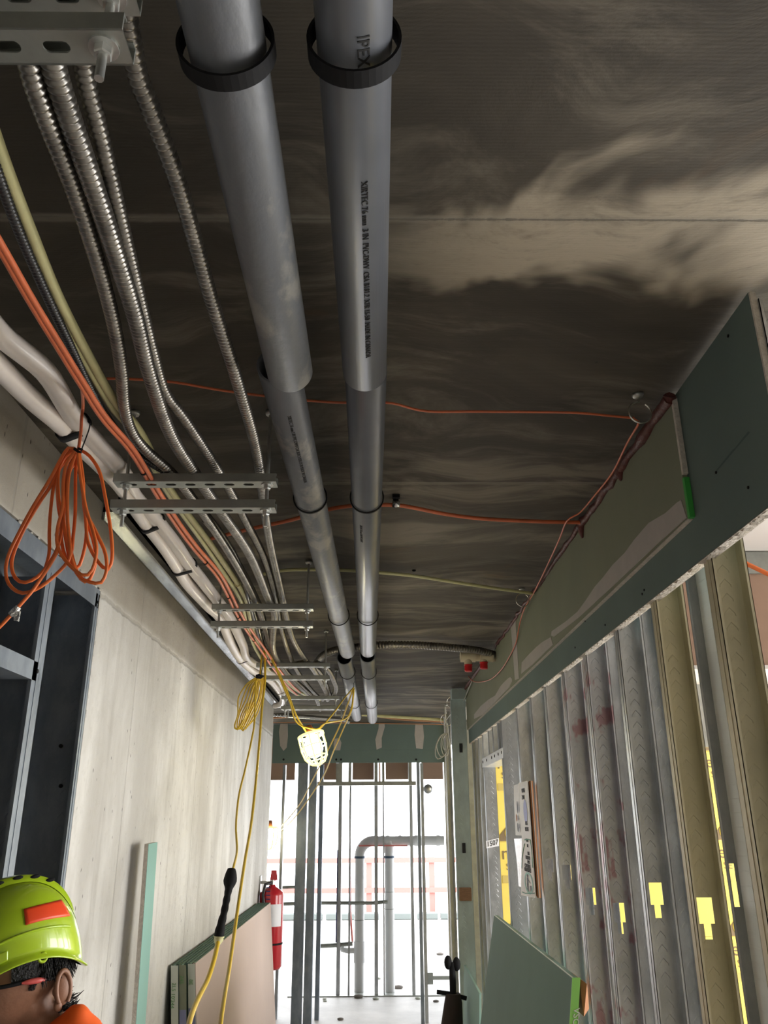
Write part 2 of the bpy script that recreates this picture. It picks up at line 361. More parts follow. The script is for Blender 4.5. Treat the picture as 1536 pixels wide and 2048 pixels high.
M['wood'] = mat('wood_block', (.3, .17, .1), .7, noise=.2, nscale=20, stretch=(1, 1, 6))
M['card'] = mat('corrugated_plastic_sign', (.52, .48, .42), .5)
M['cardb'] = mat('brown_board_edge', (.42, .18, .07), .7)
M['paper'] = mat('white_paper', (.85, .85, .88), .5)
M['greenp'] = mat('green_print', (.02, .22, .1), .5)
M['bluep'] = mat('blue_print', (.05, .05, .3), .5)
M['rail'] = mat('faded_red_guard_rail', (.8, .25, .22), .6)  # red lightened to imitate overexposure by the bright daylight behind
M['kerb'] = mat('grey_kerb', (.22, .25, .24), .8)
M['darkcl'] = mat('dark_brown_canvas', (.03, .02, .016), .9, bump=.6, bscale=20)
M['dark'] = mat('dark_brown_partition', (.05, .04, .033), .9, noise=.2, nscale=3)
M['silver'] = mat('crumpled_foil_tape', (.75, .75, .74), .25, .8, bump=1, bscale=90)
M['debris'] = mat('concrete_rubble', (.2, .18, .16), .9)
M['wire'] = mat('bright_ring_wire', (.7, .68, .62), .25, .9)

# ================================================================= SETTING
CZ = 1.0; FZ = -H
def struct(mb, name, m, parent=None):
    o = mb.build(name, m, parent)
    if parent is None: o['kind'] = 'structure'
    return o
struct(MB().box(-3.4, 6.2, -5.5, 19.2, FZ-.25, FZ), 'floor', M['floor'])
struct(MB().box(-3.4, .88, -5.5, 12.2, CZ, CZ+.25), 'ceiling', M['ceil'])
w = MB(); w.box(-1.12, -.91, -5.5, .35, FZ, CZ-.002); w.box(-1.12, -.91, .35, 2.635, .722, CZ-.002); w.box(-1.12, -.91, 2.635, 7.55, FZ, CZ-.002)
struct(w, 'wall_left', M['wall'])
struct(MB().box(-3.4, 6.2, -5.7, -5.5, FZ, CZ+.2), 'wall_back', M['wall'])
struct(MB().box(.88, 6.2, -5.5, 9.0, CZ+.0, CZ+.25), 'ceiling_side_room', M['whitew'])
struct(MB().box(.88, 6.2, 9.0, 12.2, CZ, CZ+.25), 'ceiling_far_room', M['ceil'])
# side room behind the left opening
struct(MB().box(-1.75, -1.6, .0, 3.2, FZ, CZ-.002).box(-1.6, -1.12, .0, .12, FZ, CZ-.002).box(-1.6, -1.12, 3.05, 3.2, FZ, CZ-.002), 'wall_closet', M['dark'])
# right facade piers with window bays between them
w = MB()
w.box(5.9, 6.2, -5.5, .9, FZ, CZ)  # unseen solid stretch, shaped to block daylight from behind the camera
for y0 in (3.2, 6.4): w.box(5.9, 6.2, y0, y0+.6, FZ, CZ)
w.box(5.9, 6.2, -5.5, 9.2, FZ, FZ+.7); struct(w, 'wall_right_facade', M['wall'])
struct(MB().box(.96, 6.2, 9.2, 9.35, FZ, CZ), 'wall_right_far', M['strut'])
w = MB(); w.box(-3.6, -3.4, -5.5, 19.2, FZ, CZ+.2); struct(w, 'wall_outer_left', M['wall'])
w = MB(); w.box(-3.4, -1.12, 7.3, 7.5, FZ, CZ-.002); struct(w, 'wall_cross_left', M['dark'])
# kerb at the far slab edge
for i, (x0, x1) in enumerate(((-3.0, -1.05), (-.98, -.72), (-.66, -.4), (-.3, .1), (.38, .78), (.88, 1.3), (1.36, 1.8), (1.9, 3.0))):
    mb = MB(); mb.bevbox(x0, x1, 18.35, 18.55, FZ, FZ+.13, .02)
    tag(mb.build('kerb_block', M['kerb']), 'grey concrete kerb block at the far slab edge, '+['leftmost', 'second from left', 'third from left', 'fourth from left', 'fifth from left', 'sixth from left', 'seventh from left', 'rightmost'][i], 'kerb', 'kerb blocks along the far slab edge')
# top track along the left wall
tag(MB().box(-.908, -.84, 2.56, 7.5, .968, .985).box(-.908, -.9, 2.56, 7.5, .94, .985).box(-.846, -.84, 2.56, 7.5, .94, .985).build('deflection_track', M['track']),
    'galvanized steel track running along the top of the left concrete wall', 'metal track')

# ================================================================= BULKHEAD BOARDS OVER THE RIGHT STUD WALL
XB, XO, ZS, ZB = .757, .745, .663, .556
t = thing('gypsum_board', (XB, 4.0, ZB), 'dark teal gypsum board under the ceiling at right with white broken lower edge', 'drywall')
b = MB(); b.box(XB, XB+.013, 1.372, 6.69, ZB, .992); b.build('board_face', M['teal'], t)
random.seed(3)
e = MB(); e.box(XB+.0005, XB+.0125, 1.366, 1.373, ZB, .99); y = 1.38
e.box(XB, XB+.013, 1.372, 6.69, ZB-.0015, ZB+.001)
e.box(XB+.013, XB+.03, 1.372, 6.69, ZB+.002, ZB+.016)
while y < 6.65:
    d = random.uniform(.01, .04); q = random.uniform(.001, .007)
    e.prism([(XB+.003, y, ZB), (XB+.003, y+d*.5, ZB-q), (XB+.003, y+d, ZB-.001), (XB+.003, y+d, ZB+.003)], (random.uniform(.008, .02), 0, 0)); y += d
e.build('broken_edge', M['core'], t)
mb = MB()
for p in ((1432, 945), (1456, 672), (1496, 975), (1170, 1242), (1240, 1300)+(0,), (1288, 1180), (1284, 1188), (1210, 1250), (1150, 1295)):
    q = at(p[0], p[1], X=XB-.001)
    if ZB < q.z < ZS or q.y < 1.78: MB().cyl(q-V(.001, 0, 0), q+V(.002, 0, 0), .0035, 8).build('screw_head', M['black'], t)
pts = pix([(1500, 865), (1470, 900), (1432, 945)], X=XB-.0006); mb = MB()
for a, c in zip(pts, pts[1:]):
    mb.add([a, c, c+V(0, .004, .004), a+V(0, .006, .006)], [(0, 1, 2, 3)])
mb.build('pencil_smudge', mat('pencil_grey', (.07, .11, .1), .9), t)
t = thing('gypsum_board', (XO, 4.0, ZS), 'olive gypsum layer at right with pale joint compound along its lower edge', 'drywall')
MB().box(XO, XO+.0115, 1.795, 6.68, ZS, .978).build('board_face', M['olive'], t)
MB().box(XO-.001, XO+.0112, 1.785, 1.7955, ZS+.11, .978).box(XO, XO+.0115, 1.8, 6.68, ZS-.003, ZS+.001).build('gypsum_edge', M['core'], t)
MB().box(XO-.0015, XO+.0112, 1.783, 1.7958, ZS-.002, ZS+.10).build('green_edge_tape', M['greent'], t)
def patch(name, P, m, par, th=.0015, **k):
    pts = pix(P, **k); ax = list(k)[0]; vec = {'X': (th, 0, 0), 'Y': (0, th, 0), 'Z': (0, 0, th)}[ax]
    return MB().prism(pts, vec).build(name, m, par)
Z5 = lambda L: [(936+x/2.56, 700+y/2.56) for x, y in L]
patch('joint_compound', Z5([(1090, 768), (1070, 780), (1010, 835), (925, 885), (890, 925), (850, 972), (800, 1040), (740, 1100), (690, 1165), (650, 1210), (600, 1285), (560, 1340), (500, 1390), (428, 1440), (425, 1462), (440, 1468), (560, 1375), (760, 1190), (960, 1000), (1118, 858)]), M['mud'], t, X=XO-.0016)
patch('joint_compound', Z5([(424, 1470), (380, 1495), (350, 1520), (310, 1560), (275, 1600), (272, 1658), (330, 1610), (434, 1508)]), M['mud'], t, X=XO-.0016)
patch('joint_compound', Z5([(243, 1385), (218, 1408), (226, 1500), (240, 1690), (261, 1682), (252, 1540)]), M['mud'], t, X=XO-.0018)
Z7 = lambda L: [(860+x/7.68, 1270+y/7.68) for x, y in L]
patch('joint_compound', Z7([(1235, 645), (1200, 665), (1140, 720), (1080, 790), (1000, 930), (900, 990), (780, 1090), (676, 1220), (676, 1290), (800, 1230), (1000, 1030), (1215, 800), (1258, 710), (1255, 670)]), M['mud'], t, X=XO-.0016)
# firestop sealant bead along the top of the board
random.seed(11); P = []; R = []; y = 1.79
while y < 4.95:
    P.append(V(XO-.004+random.uniform(-.003, .003), y, .985-random.uniform(0, .01))); R.append(random.uniform(.009, .015)*(1.2 if y < 2.75 else .75)); y += .045
s = MB().tube(P, R, 8)
for px, py, dz in ((1175, 1050, .055), (1250, 940, .04), (1340, 800, .02)):
    q = at(px, py, Z=.975); s.tube([V(XO-.004, q.y, .985), V(XO-.006, q.y+.01, .985-dz*.6), V(XO-.004, q.y+.012, .985-dz)], [.018, .012, .003], 8)
P = []; R = []; y = 5.6
while y < 6.7: P.append(V(XO-.004, y, .985)); R.append(random.uniform(.009, .015)); y += .06
s.tube(P, R, 8)
tag(s.build('firestop_sealant', M['seal']), 'dark red firestop sealant bead smeared along the top of the right bulkhead', 'sealant')

# ================================================================= GREY PVC PIPES
def pvc(x0, y0, x1, y1, z, r, yA, yB, m, label, bell=False, dome=False):
    a = at(x0, y0, Z=z); b = at(x1, y1, Z=z); d = (b-a)/(b.y-a.y); A = a+d*(yA-a.y); B = a+d*(yB-a.y)
    t = thing('drain_pipe', (A+B)/2-V(0, 0, r), label, 'pipe')
    mb = MB()
    if dome:
        dd = (B-A).normalized(); L = (B-A).length
        mb.lathe([(r-.004, 0), (r, 0), (r, L-.012), (r-.003, L-.005), (r-.012, L), (r-.03, L+.003), (.0005, L+.004)], A, dd, 40)
    else: mb.hollow(A, B, r, .005, 40)
    mb.build('pipe_barrel', m, t); return t, A, d, r
R0 = .0445
AX = {}
tR, A, d, r = pvc(708, 60, 729, 735, .855, R0, -1.0, 1.455, M['pvc'], 'near grey plastic drain pipe with black printing, right of the pair under the ceiling')
def onpipe(A, d, r, ang):   # bend text onto the underside of a pipe; text runs along +y
    def f(co):
        th = ang-co.y/r; c = A+d*(co.x)
        return V(c.x-math.sin(th)*(r+.0004+co.z), c.y, c.z-math.cos(th)*(r+.0004+co.z))
    return f
for y0, tx, sz in ((.655, 'IPEX', .021), (.525, '15A W', .0135), (.875, 'XIRTEC 76 mm  3 IN  PVC-DWV  CSA B181.2  XFR 15-50  MADE IN CANADA', .0135)):
    A0 = A+d*(y0-A.y); text_obj(tx, sz, M['ink'], 'printed_lettering', A0, (0, 1, 0), (1, 0, 0), tR, bend=onpipe(A0, d, r, -.10))
AX['R0'] = (A, d)
tL, A, d, r = pvc(448, 60, 577, 730, .84, R0+.001, -1.0, 1.44, M['pvcd'], 'near grey plastic drain pipe with dusty scratched underside and rounded end, left of the pair', dome=True); AX['L0'] = (A, d)
t2, A, d, r = pvc(732, 800, 736, 1300, .885, R0, 1.475, 4.52, M['pvc'], 'middle length of the right grey drain pipe, open end facing the near pipe'); AX['R1'] = (A, d)
A0 = A+d*(2.35-A.y); text_obj('XIRTEC 76 mm 3 IN PVC-DWV', .012, M['ink'], 'printed_lettering', A0, (0, 1, 0), (1, 0, 0), t2, bend=onpipe(A0, d, r, .5))
t2, A, d, r = pvc(573, 800, 692, 1290, .885, R0, 1.475, 4.55, M['pvcd'], 'middle length of the left grey drain pipe, its open end behind the rounded pipe end'); AX['L1'] = (A, d)
A0 = A+d*(1.62-A.y); text_obj('XIRTEC 76 mm 3 IN PVC-DWV CSA B181.2 XFR 15-50 MADE IN CANADA', .012, M['ink'], 'printed_lettering', A0, (0, 1, 0), (1, 0, 0), t2, bend=onpipe(A0, d, r, -.1))
_, A, d, r = pvc(737, 1335, 745, 1440, .87, R0, 4.60, 7.75, M['pvc'], 'far length of the right grey drain pipe, ending before the back bulkhead'); AX['R2'] = (A, d)
_, A, d, r = pvc(694, 1340, 714, 1435, .87, R0, 4.66, 7.55, M['pvc'], 'far length of the left grey drain pipe, nearest the yellow hanging cord'); AX['L2'] = (A, d)
def hanger(px, py, z, r, wd, side, n, ax):
    A, d = AX[ax]; c = A+d*(at(px, py, Z=z).y-A.y); z = c.z-(.004 if wd > .01 else 0)
    t = thing('pipe_hanger', (c.x, c.y, z-r), f'black band hanger around the {side} grey drain pipe, {n}', 'pipe hanger')
    mb = MB(); P = []
    for k in range(41):
        a = -PI/2+2*PI*k/40; P.append((math.cos(a), math.sin(a)))
    v = []; 
    for k in range(40):
        for (rr, yy) in ((r+.0015, -wd/2), (r+.005, -wd/2), (r+.005, wd/2), (r+.0015, wd/2)):
            v.append((c.x+P[k][0]*rr, c.y+yy, z+P[k][1]*rr))
    f = []
    for k in range(40):
        for j in range(4): f.append((4*k+j, 4*k+(j+1) % 4, 4*((k+1) % 40)+(j+1) % 4, 4*((k+1) % 40)+j))
    mb.add(v, f, False); mb.build('band', M['black'], t)
    MB().cyl((c.x, c.y, z+r+.003), (c.x, c.y, CZ), .005, 8).build('threaded_rod', M['steel'], t)
N = ['first from the camera, wide strap', 'second from the camera, thin band', 'third from the camera, thin band', 'fourth from the camera, thin band', 'farthest thin band']
for i, (y, zR) in enumerate(((85, .855), (995, .885), (1230, .885), (1343, .87), (1405, .87))):
    sfx = '01122'[i]
    hanger((706, 727, 733, 738, 742)[i], y, zR, R0+(.006 if i == 0 else .001), .024 if i == 0 else .007, 'right', N[i], 'R'+sfx)
    hanger((450, 614, 667, 690, 707)[i], y+(5 if i == 0 else 0), (.84 if i == 0 else zR), R0+(.007 if i == 0 else .001), .022 if i == 0 else .007, 'left', N[i], 'L'+sfx)

# ================================================================= STRUT TRAPEZES
def slotted(mb, x0, x1, y0, y1, z, th, slots, hw=.0135, hh=.0068):
    "plate in the XY plane with rounded slots, both faces and slot walls"
    cells = []; xs = sorted(slots); bounds = [x0]+[(a+b)/2 for a, b in zip(xs, xs[1:])]+[x1]; yc = (y0+y1)/2
    for i, xc in enumerate(xs):
        a, b = bounds[i], bounds[i+1]; outer = []; inner = []; n = 24
        for k in range(n):
            th_ = 2*PI*k/n; c, s_ = math.cos(th_), math.sin(th_)
            inner.append((xc+(hw-hh)*(1 if c > 0 else -1)+hh*c, yc+hh*s_))
            m_ = max(abs(c), abs(s_)); ox = xc+((b-xc) if c > 0 else (xc-a))*c/m_; oy = yc+(y1-yc)*s_/m_; outer.append((ox, oy))
        vs = [(p[0], p[1], z) for p in outer]+[(p[0], p[1], z) for p in inner]+[(p[0], p[1], z+th) for p in outer]+[(p[0], p[1], z+th) for p in inner]
        fs = []
        for k in range(n):
            q = (k+1) % n; fs += [(k, q, n+q, n+k), (2*n+k, 3*n+k, 3*n+q, 2*n+q), (n+k, n+q, 3*n+q, 3*n+k)]
        mb.add(vs, fs)
ZU, ZL = .792, .722
XA, XE = -.652, -.245
SW = .042; SH = .022
def trapeze():
    t = thing('trapeze_hanger', (-.45, 0, ZL), 'x', 'cable support')
    for nm, z in (('upper_channel', ZU), ('lower_channel', ZL)):
        mb = MB(); n = 8; pitch = (XE-XA)/ (n+.3); sl = [XE-.022-pitch*k for k in range(n+1)]
        slotted(mb, XA, XE, -SW/2, SW/2, z, .0022, [s for s in sl if XA+.01 < s < XE-.01])
        mb.box(XA, XE, -SW/2, -SW/2+.0025, z, z+SH).box(XA, XE, SW/2-.0025, SW/2, z, z+SH)
        mb.box(XA, XE, -SW/2, -SW/2+.010, z+SH-.002, z+SH).box(XA, XE, SW/2-.010, SW/2, z+SH-.002, z+SH)
        mb.build(nm, M['strut'], t)
    for x in (XA+.028, XE-.024):
        rd = MB().cyl((x, 0, ZL-.042), (x, 0, CZ), .0048, 10).build('threaded_rod', M['steel'], t)
        for z in (ZU, ZL):
            MB().lathe([(0, -.0025), (.015, -.0025), (.015, 0), (0, 0)], (x, 0, z), n=20, smooth=False).build('washer', M['steel'], t)
            MB().lathe([(0, -.013), (.0085, -.013), (.0095, -.011), (.0095, -.0025), (0, -.0025)], (x, 0, z), n=6, smooth=False).build('hex_nut', M['steel'], t)
        MB().lathe([(0, 0), (.012, 0), (.014, .004), (.014, .012), (0, .012)], (x, 0, CZ-.012), n=12).build('ceiling_anchor', M['steel'], t)
    return t
TR = trapeze(); YS = [.598, 1.90, 3.22, 4.54, 5.84]
LB = ['nearest slotted steel strut trapeze, cut off by the top left corner of the picture', 'slotted steel strut trapeze beside the first thin pipe bands, second from the camera',
      'slotted steel strut trapeze midway along the corridor, third from the camera', 'slotted steel strut trapeze behind the yellow cord coil, fourth from the camera', 'farthest slotted steel strut trapeze under the ceiling, near the corridor end']
for i, y in enumerate(YS):
    o = TR if i == 0 else copy_tree(TR)
    ORG[o.name] = V(-.45, y, ZL); o.location = (-.45, y, ZL+H); o['label'] = LB[i]; o['group'] = 'strut trapezes under the cables'

# ================================================================= FLEXIBLE CONDUITS
ZC = ZU+SH+.014
Z54 = lambda L: [(420+x/5.12, 1180+y/5.12) for x, y in L]
def conduit(P, r, label, pitch=.011, z=ZC, name='flexible_conduit'):
    mb = MB(); flexpath(mb, pix(P, Z=z), r, pitch); return tag(mb.build(name, M['flex']), label, 'conduit', None)
conduit([(52, -60), (60, 40), (62, 150, .82), (150, 385), (200, 540), (228, 650), (243, 740), (248, 810), (262, 860), (292, 900), (352, 955), (412, 1035), (470, 1125), (505, 1190), (520, 1225, .85), (545, 1300, .86), (575, 1345, .86), (615, 1382, .86), (632, 1397), (640, 1420)], .0122,
        'flexible steel conduit, leftmost of the four crossing the nearest trapeze', z=.83)
conduit([(95, -60), (103, 50), (112, 150), (205, 425), (268, 625), (298, 745), (340, 865), (392, 950), (440, 1020), (500, 1110), (535, 1195), (549, 1228), (546, 1268), (546, 1297), (556, 1322), (577, 1333), (602, 1326), (622, 1332), (650, 1380), (655, 1400)], .0142,
        'flexible steel conduit second from left, looping down at the fourth trapeze', z=.825)
conduit([(158, -60), (165, 50), (170, 150), (205, 290), (255, 500), (305, 705), (330, 785), (372, 842), (445, 955), (490, 1040), (530, 1120), (552, 1200), (564, 1262), (582, 1317), (600, 1350), (628, 1385), (646, 1400)], .0118,
        'flexible steel conduit hidden behind its neighbour at the top, third from left', z=.85)
conduit([(240, -60), (256, 50), (275, 150), (300, 215), (362, 385), (420, 590), (455, 700), (478, 775), (508, 880), (522, 960), (532, 1040), (545, 1110), (566, 1200), (572, 1230), (588, 1282), (616, 1325), (640, 1345), (655, 1375), (662, 1395)], .0122,
        'flexible steel conduit beside the left drain pipe, standing apart from the other three', z=.84)
conduit([(410, 1040), (455, 1095), (490, 1150), (517, 1205), (527, 1235), (540, 1280), (560, 1330), (590, 1365), (622, 1395)], .010, 'dark thin flexible steel conduit joining the bundle after the second trapeze', z=.85, pitch=.014)
conduit([(500, 1195), (515, 1250), (530, 1300), (560, 1340), (598, 1375), (618, 1398)], .0105, 'short flexible steel conduit curving under the third and fourth trapezes', z=.86, pitch=.014)
conduit([(632, 1325, .87), (655, 1338, .85), (668, 1362), (672, 1378), (665, 1395)], .015, 'short flexible steel conduit bending past the right end of the fourth trapeze', z=.83, pitch=.016)
conduit([(632, 1330, .93), (645, 1312, .93), (672, 1300, .94), (700, 1296, .95), (760, 1290, .95), (830, 1290, .95), (900, 1295, .95), (950, 1300, .95), (985, 1308, .94), (1006, 1316, .93)], .021, 'thick dark flexible conduit crossing the ceiling from left drain pipe to right bulkhead', z=.94, pitch=.018)

def cable(name, P, r, m, label, cat='cable', z=ZC, n=8, ties=(), step=.03, parent=None, plane=None, tiemat='black'):
    pts = smooth_path(pix(P, **(plane or {'Z': z})), step)
    if ties:
        mid = pts[len(pts)//2]; t = thing(name, mid-V(0, 0, r), label, cat)
        MB().tube(pts, r, n).build('jacket', m, t)
        for f in ties:
            k = min(len(pts)-2, int(f*(len(pts)-1))); d = (pts[k+1]-pts[k]).normalized()
            MB().cyl(pts[k]-d*.003, pts[k]+d*.003, r*1.35, 12).build('cable_tie', M[tiemat], t)
        return t
    o = MB().tube(pts, r, n).build(name, m); tag(o, label, cat); return o
# cream cable pair, black jacket, coral pair
cable('cream_cable', [(-80, 60), (0, 300), (62, 462), (122, 605), (190, 735), (232, 805), (283, 868), (345, 985), (430, 1100), (488, 1190), (503, 1245), (520, 1290), (560, 1350), (590, 1378), (612, 1390), (640, 1400)], .0098, M['cream'],
      'thick cream cable running diagonally across the nearest ceiling at left', z=.845, ties=(.42, .55, .7), tiemat='cream')
cable('cream_cable', [(-92, 60), (-10, 300), (52, 470), (112, 612), (180, 742), (226, 818), (276, 878), (337, 988), (420, 1105), (480, 1198), (494, 1250), (512, 1300), (548, 1352), (582, 1382), (605, 1395)], .0075, M['cream'],
      'thinner cream cable laid against the left side of the thick cream cable', z=.845)
mb = MB(); flexpath(mb, pix([(-60, 180), (0, 360), (45, 480), (100, 605), (145, 700), (175, 765), (215, 835), (270, 905), (330, 945), (352, 965)], Z=.835), .0078, .008)
tag(mb.build('corrugated_tube', M['blackd']), 'black corrugated tube between the cream cable and the coral cables at left', 'conduit')
cable('black_cable', [(330, 945), (400, 1010), (450, 1075), (480, 1130), (497, 1200), (515, 1265), (530, 1320)], .0065, M['blackd'], 'thin black cable continuing between cream cable and conduits after the second trapeze', z=.84)
for i, (dx, dy, nm) in enumerate(((0, 0, 'left'), (7, -4, 'right'))):
    cable('coral_cable', [(x+dx, y+dy) for x, y in [(-70, 380), (0, 500), (60, 605), (118, 700), (160, 768), (205, 838), (262, 905), (310, 985), (345, 1040), (385, 1095), (432, 1150), (452, 1185), (470, 1222), (492, 1260), (520, 1298), (545, 1335), (575, 1372), (594, 1390)]], .0058, M['orangec'],
          f'coral orange cable beside the white pipes, {nm} one of the pair', z=.80, ties=(.2, .36, .45, .52, .62, .72) if i == 0 else ())
# white jacketed pipe pair
PL = [(-90, 640), (0, 735), (60, 795), (122, 848), (165, 893), (205, 932), (243, 972), (285, 1035), (328, 1092), (355, 1134), (376, 1168), (416, 1212), (441, 1237), (462, 1287), (480, 1317), (505, 1340), (540, 1360), (557, 1380), (566, 1396), (562, 1408), (550, 1411)]
PR = [(-90, 560), (0, 668), (50, 708), (98, 752), (150, 838), (200, 893), (247, 948), (268, 992), (312, 1040), (352, 1090), (375, 1124), (405, 1162), (438, 1205), (461, 1237), (486, 1290), (494, 1316), (528, 1338), (556, 1357), (570, 1385)]
for P, lab in ((PL, 'white jacketed pipe nearest the left concrete wall, curled down at its far end'), (PR, 'white jacketed pipe strapped on the corridor side of its twin')):
    pts = smooth_path(pix(P, Z=.835 if P is PL else .845), .03)
    t = thing('white_pipe', pts[len(pts)//2]-V(0, 0, .03), lab, 'pipe')
    MB().tube(pts, .0225, 16).build('jacket', M['whitep'], t)
QL = smooth_path(pix(PL, Z=.835), .02); QR = smooth_path(pix(PR, Z=.845), .02)
for i, py in enumerate((855, 980, 1045, 1134, 1318, 1382)):
    y_ = at(200, py, Z=.84).y; A = min(QL, key=lambda p: abs(p.y-y_)); B = min(QR, key=lambda p: abs(p.y-y_)); c = (A+B)/2; mb = MB(); vs = []; n = 32
    hd = (B-A).length/2; dx = (B-A).normalized()
    for k in range(n):
        a_ = 2*PI*k/n; cc, ss = math.cos(a_), math.sin(a_); ex = math.copysign(hd, cc)+.0245*cc; ez = .0245*ss
        for q in (-.013, .013): vs.append(c+dx*ex+V(0, q*(1 if i < 4 else .4), 0)+V(0, 0, ez))
    mb.add(vs, [(2*k, 2*k+1, 2*((k+1) % n)+1, 2*((k+1) % n)) for k in range(n)], True)
    o = mb.build('strap', M['black']); sol = o.modifiers.new('t', 'SOLIDIFY'); sol.thickness = .002
    tag(o, ['wide black strap around both white pipes, above the orange coil', 'black strap around the white pipes at the second trapeze', 'black strap around the white pipes just beyond the second trapeze',
            'black strap around the white pipes midway between second and third trapezes', 'black tie around the white pipes just beyond the third trapeze', 'last black tie around the white pipes near their curled end'][i], 'strap')

# ================================================================= CEILING CABLES, RINGS, FITTINGS
cable('orange_cable', [(190, 757), (260, 758), (345, 764), (440, 780), (530, 792), (640, 803), (720, 806), (782, 806), (850, 822), (950, 823), (1080, 824), (1160, 826), (1225, 832), (1268, 836)], .0033, M['orangec'],
      'thin orange cable crossing the whole ceiling behind the drain pipes to a wire ring', z=.975, step=.02)
cable('orange_cable', [(1268, 838, .955), (1278, 845, .95), (1255, 885, .955), (1225, 945, .96), (1190, 990, .965), (1160, 1025, .965), (1134, 1042, .965), (1118, 1080, .97), (1095, 1130, .97), (1068, 1185, .96), (1050, 1215, -.722, 1), (1040, 1245, -.730, 1), (1032, 1285, -.736, 1), (1018, 1315, -.737, 1), (1002, 1340, -.737, 1), (982, 1358, -.736, 1), (960, 1364, -.732, 1), (946, 1362, -.725, 1), (936, 1352, -.71, 1)], .003, M['orangec'],
      'thin orange cable following the top of the right bulkhead through wire rings', z=.97, step=.02)
cable('white_wire', [(944, 1362, -.725, 1), (934, 1385, -.73, 1), (928, 1400, -.73, 1), (915, 1414, -.69, 1), (900, 1430, -.66, 1), (893, 1439, -.66, 1)], .004, M['greyc'], 'thin pale wire drooping from the red caps to the last ring by the far column', z=.95, step=.02)
t = cable('coral_cable', [(420, 1078), (500, 1058), (560, 1045), (590, 1038), (640, 1023), (690, 1013), (750, 1010), (792, 1010), (830, 1016), (890, 1028), (960, 1037), (1050, 1042), (1120, 1044), (1178, 1045)], .0072, M['orangec'],
      'coral orange cable clamped to the ceiling between the drain pipes and the right bulkhead', z=.975)
c = at(792, 1008, Z=.975)
m_ = thing('pipe_clamp', c-V(0, 0, .012), 'small steel clamp holding the coral cable right of the drain pipes', 'clamp')
MB().lathe([(.0085, -.012), (.011, -.012), (.011, .012), (.0085, .012)], c, (1, .05, 0), 16).build('clamp_band', M['track'], m_)
MB().box(c.x-.009, c.x+.009, c.y+.008, c.y+.014, c.z-.008, CZ-.002).box(c.x-.012, c.x+.012, c.y-.03, c.y-.012, CZ-.012, CZ-.002).build('clamp_foot', M['black'], m_)
cable('cream_cable', [(520, 1150), (565, 1141), (620, 1139), (700, 1141), (770, 1146), (830, 1152), (900, 1163), (1000, 1178), (1060, 1186), (1098, 1190)], .0075, M['cream'], 'cream cable crossing the ceiling into the right bulkhead beyond the coral cable', z=.975)
q = at(1096, 1190, Z=.972); tag(MB().lathe([(0, 0), (.035, 0), (.02, .006), (.008, .016), (0, .016)], q+V(.004, .0, 0), (-1, 0, 0), 9).build('sealant_dab', M['black']), 'black sealant dab where the cream cable enters the bulkhead', 'sealant')
def ring(px, py, z, r, label, tilt=.3):
    c = at(px, py, Z=z); t = thing('bridle_ring', c-V(0, 0, r), label, 'cable ring'); P = []
    for k in range(30):
        a = .6+2*PI*.92*k/29; P.append(c+V(math.sin(a)*r, math.sin(a)*r*tilt*.3, -math.cos(a)*r*-1))
    MB().tube(P, .0022, 8).build('wire_loop', M['wire'], t)
    MB().cyl(V(c.x, c.y, c.z+r-.002), V(c.x, c.y, CZ-.002), .0025, 8).build('stem', M['wire'], t)
    MB().lathe([(0, 0), (.012, 0), (.016, .008), (0, .008)], V(c.x, c.y, CZ-.009), n=10).build('ceiling_clip', M['steel'], t)
ring(1280, 825, .948, .029, 'largest wire ring holding the thin orange cable near the end of the olive board')
ring(1045, 1200, .945, .031, 'wire ring under the ceiling beside the entry of the cream cable')
ring(905, 1405, .94, .05, 'dark empty wire ring hanging from the far ceiling by the column')
ring(893, 1440, .86, .055, 'wire ring at the far corner holding the white wire coil')
# cream sprinkler tee with red caps
c = at(960, 1312, Z=.93)
t = thing('sprinkler_fitting', (c.x, c.y, .85), 'cream plastic sprinkler tees with two red caps beside the right bulkhead', 'pipe fitting')
MB().cyl((c.x-.12, c.y, .925), (.75, c.y+.02, .925), .026, 20).cyl((c.x-.12, c.y, .925), (c.x-.03, c.y, .925), .033, 20).cyl((c.x+.0, c.y, .925), (c.x+.08, c.y, .925), .033, 20).build('tee_body', M['cpvc'], t)
for x, dz in ((c.x-.075, 0), (c.x+.02, .03)):
    MB().cyl((x, c.y-.004, .925), (x, c.y-.004, .872+dz*.5), .024, 20).build('outlet', M['cpvc'], t)
    k = MB().lathe([(0, -.03), (.02, -.03), (.0235, -.025), (.0235, .006), (.026, .008), (.026, .012), (0, .012)], (x, c.y-.004, .864+dz*.5), n=16, smooth=False).build('red_cap', M['redcap'], t)
    k['label'] = 'red threaded cap'
tag(MB().lathe([(0, 0), (.006, 0), (.009, .006), (0, .006)], at(828, 1143, Z=CZ-.006), n=10).build('ceiling_plug', M['black']), 'small black plug in the ceiling beside the cream cable', 'plug')

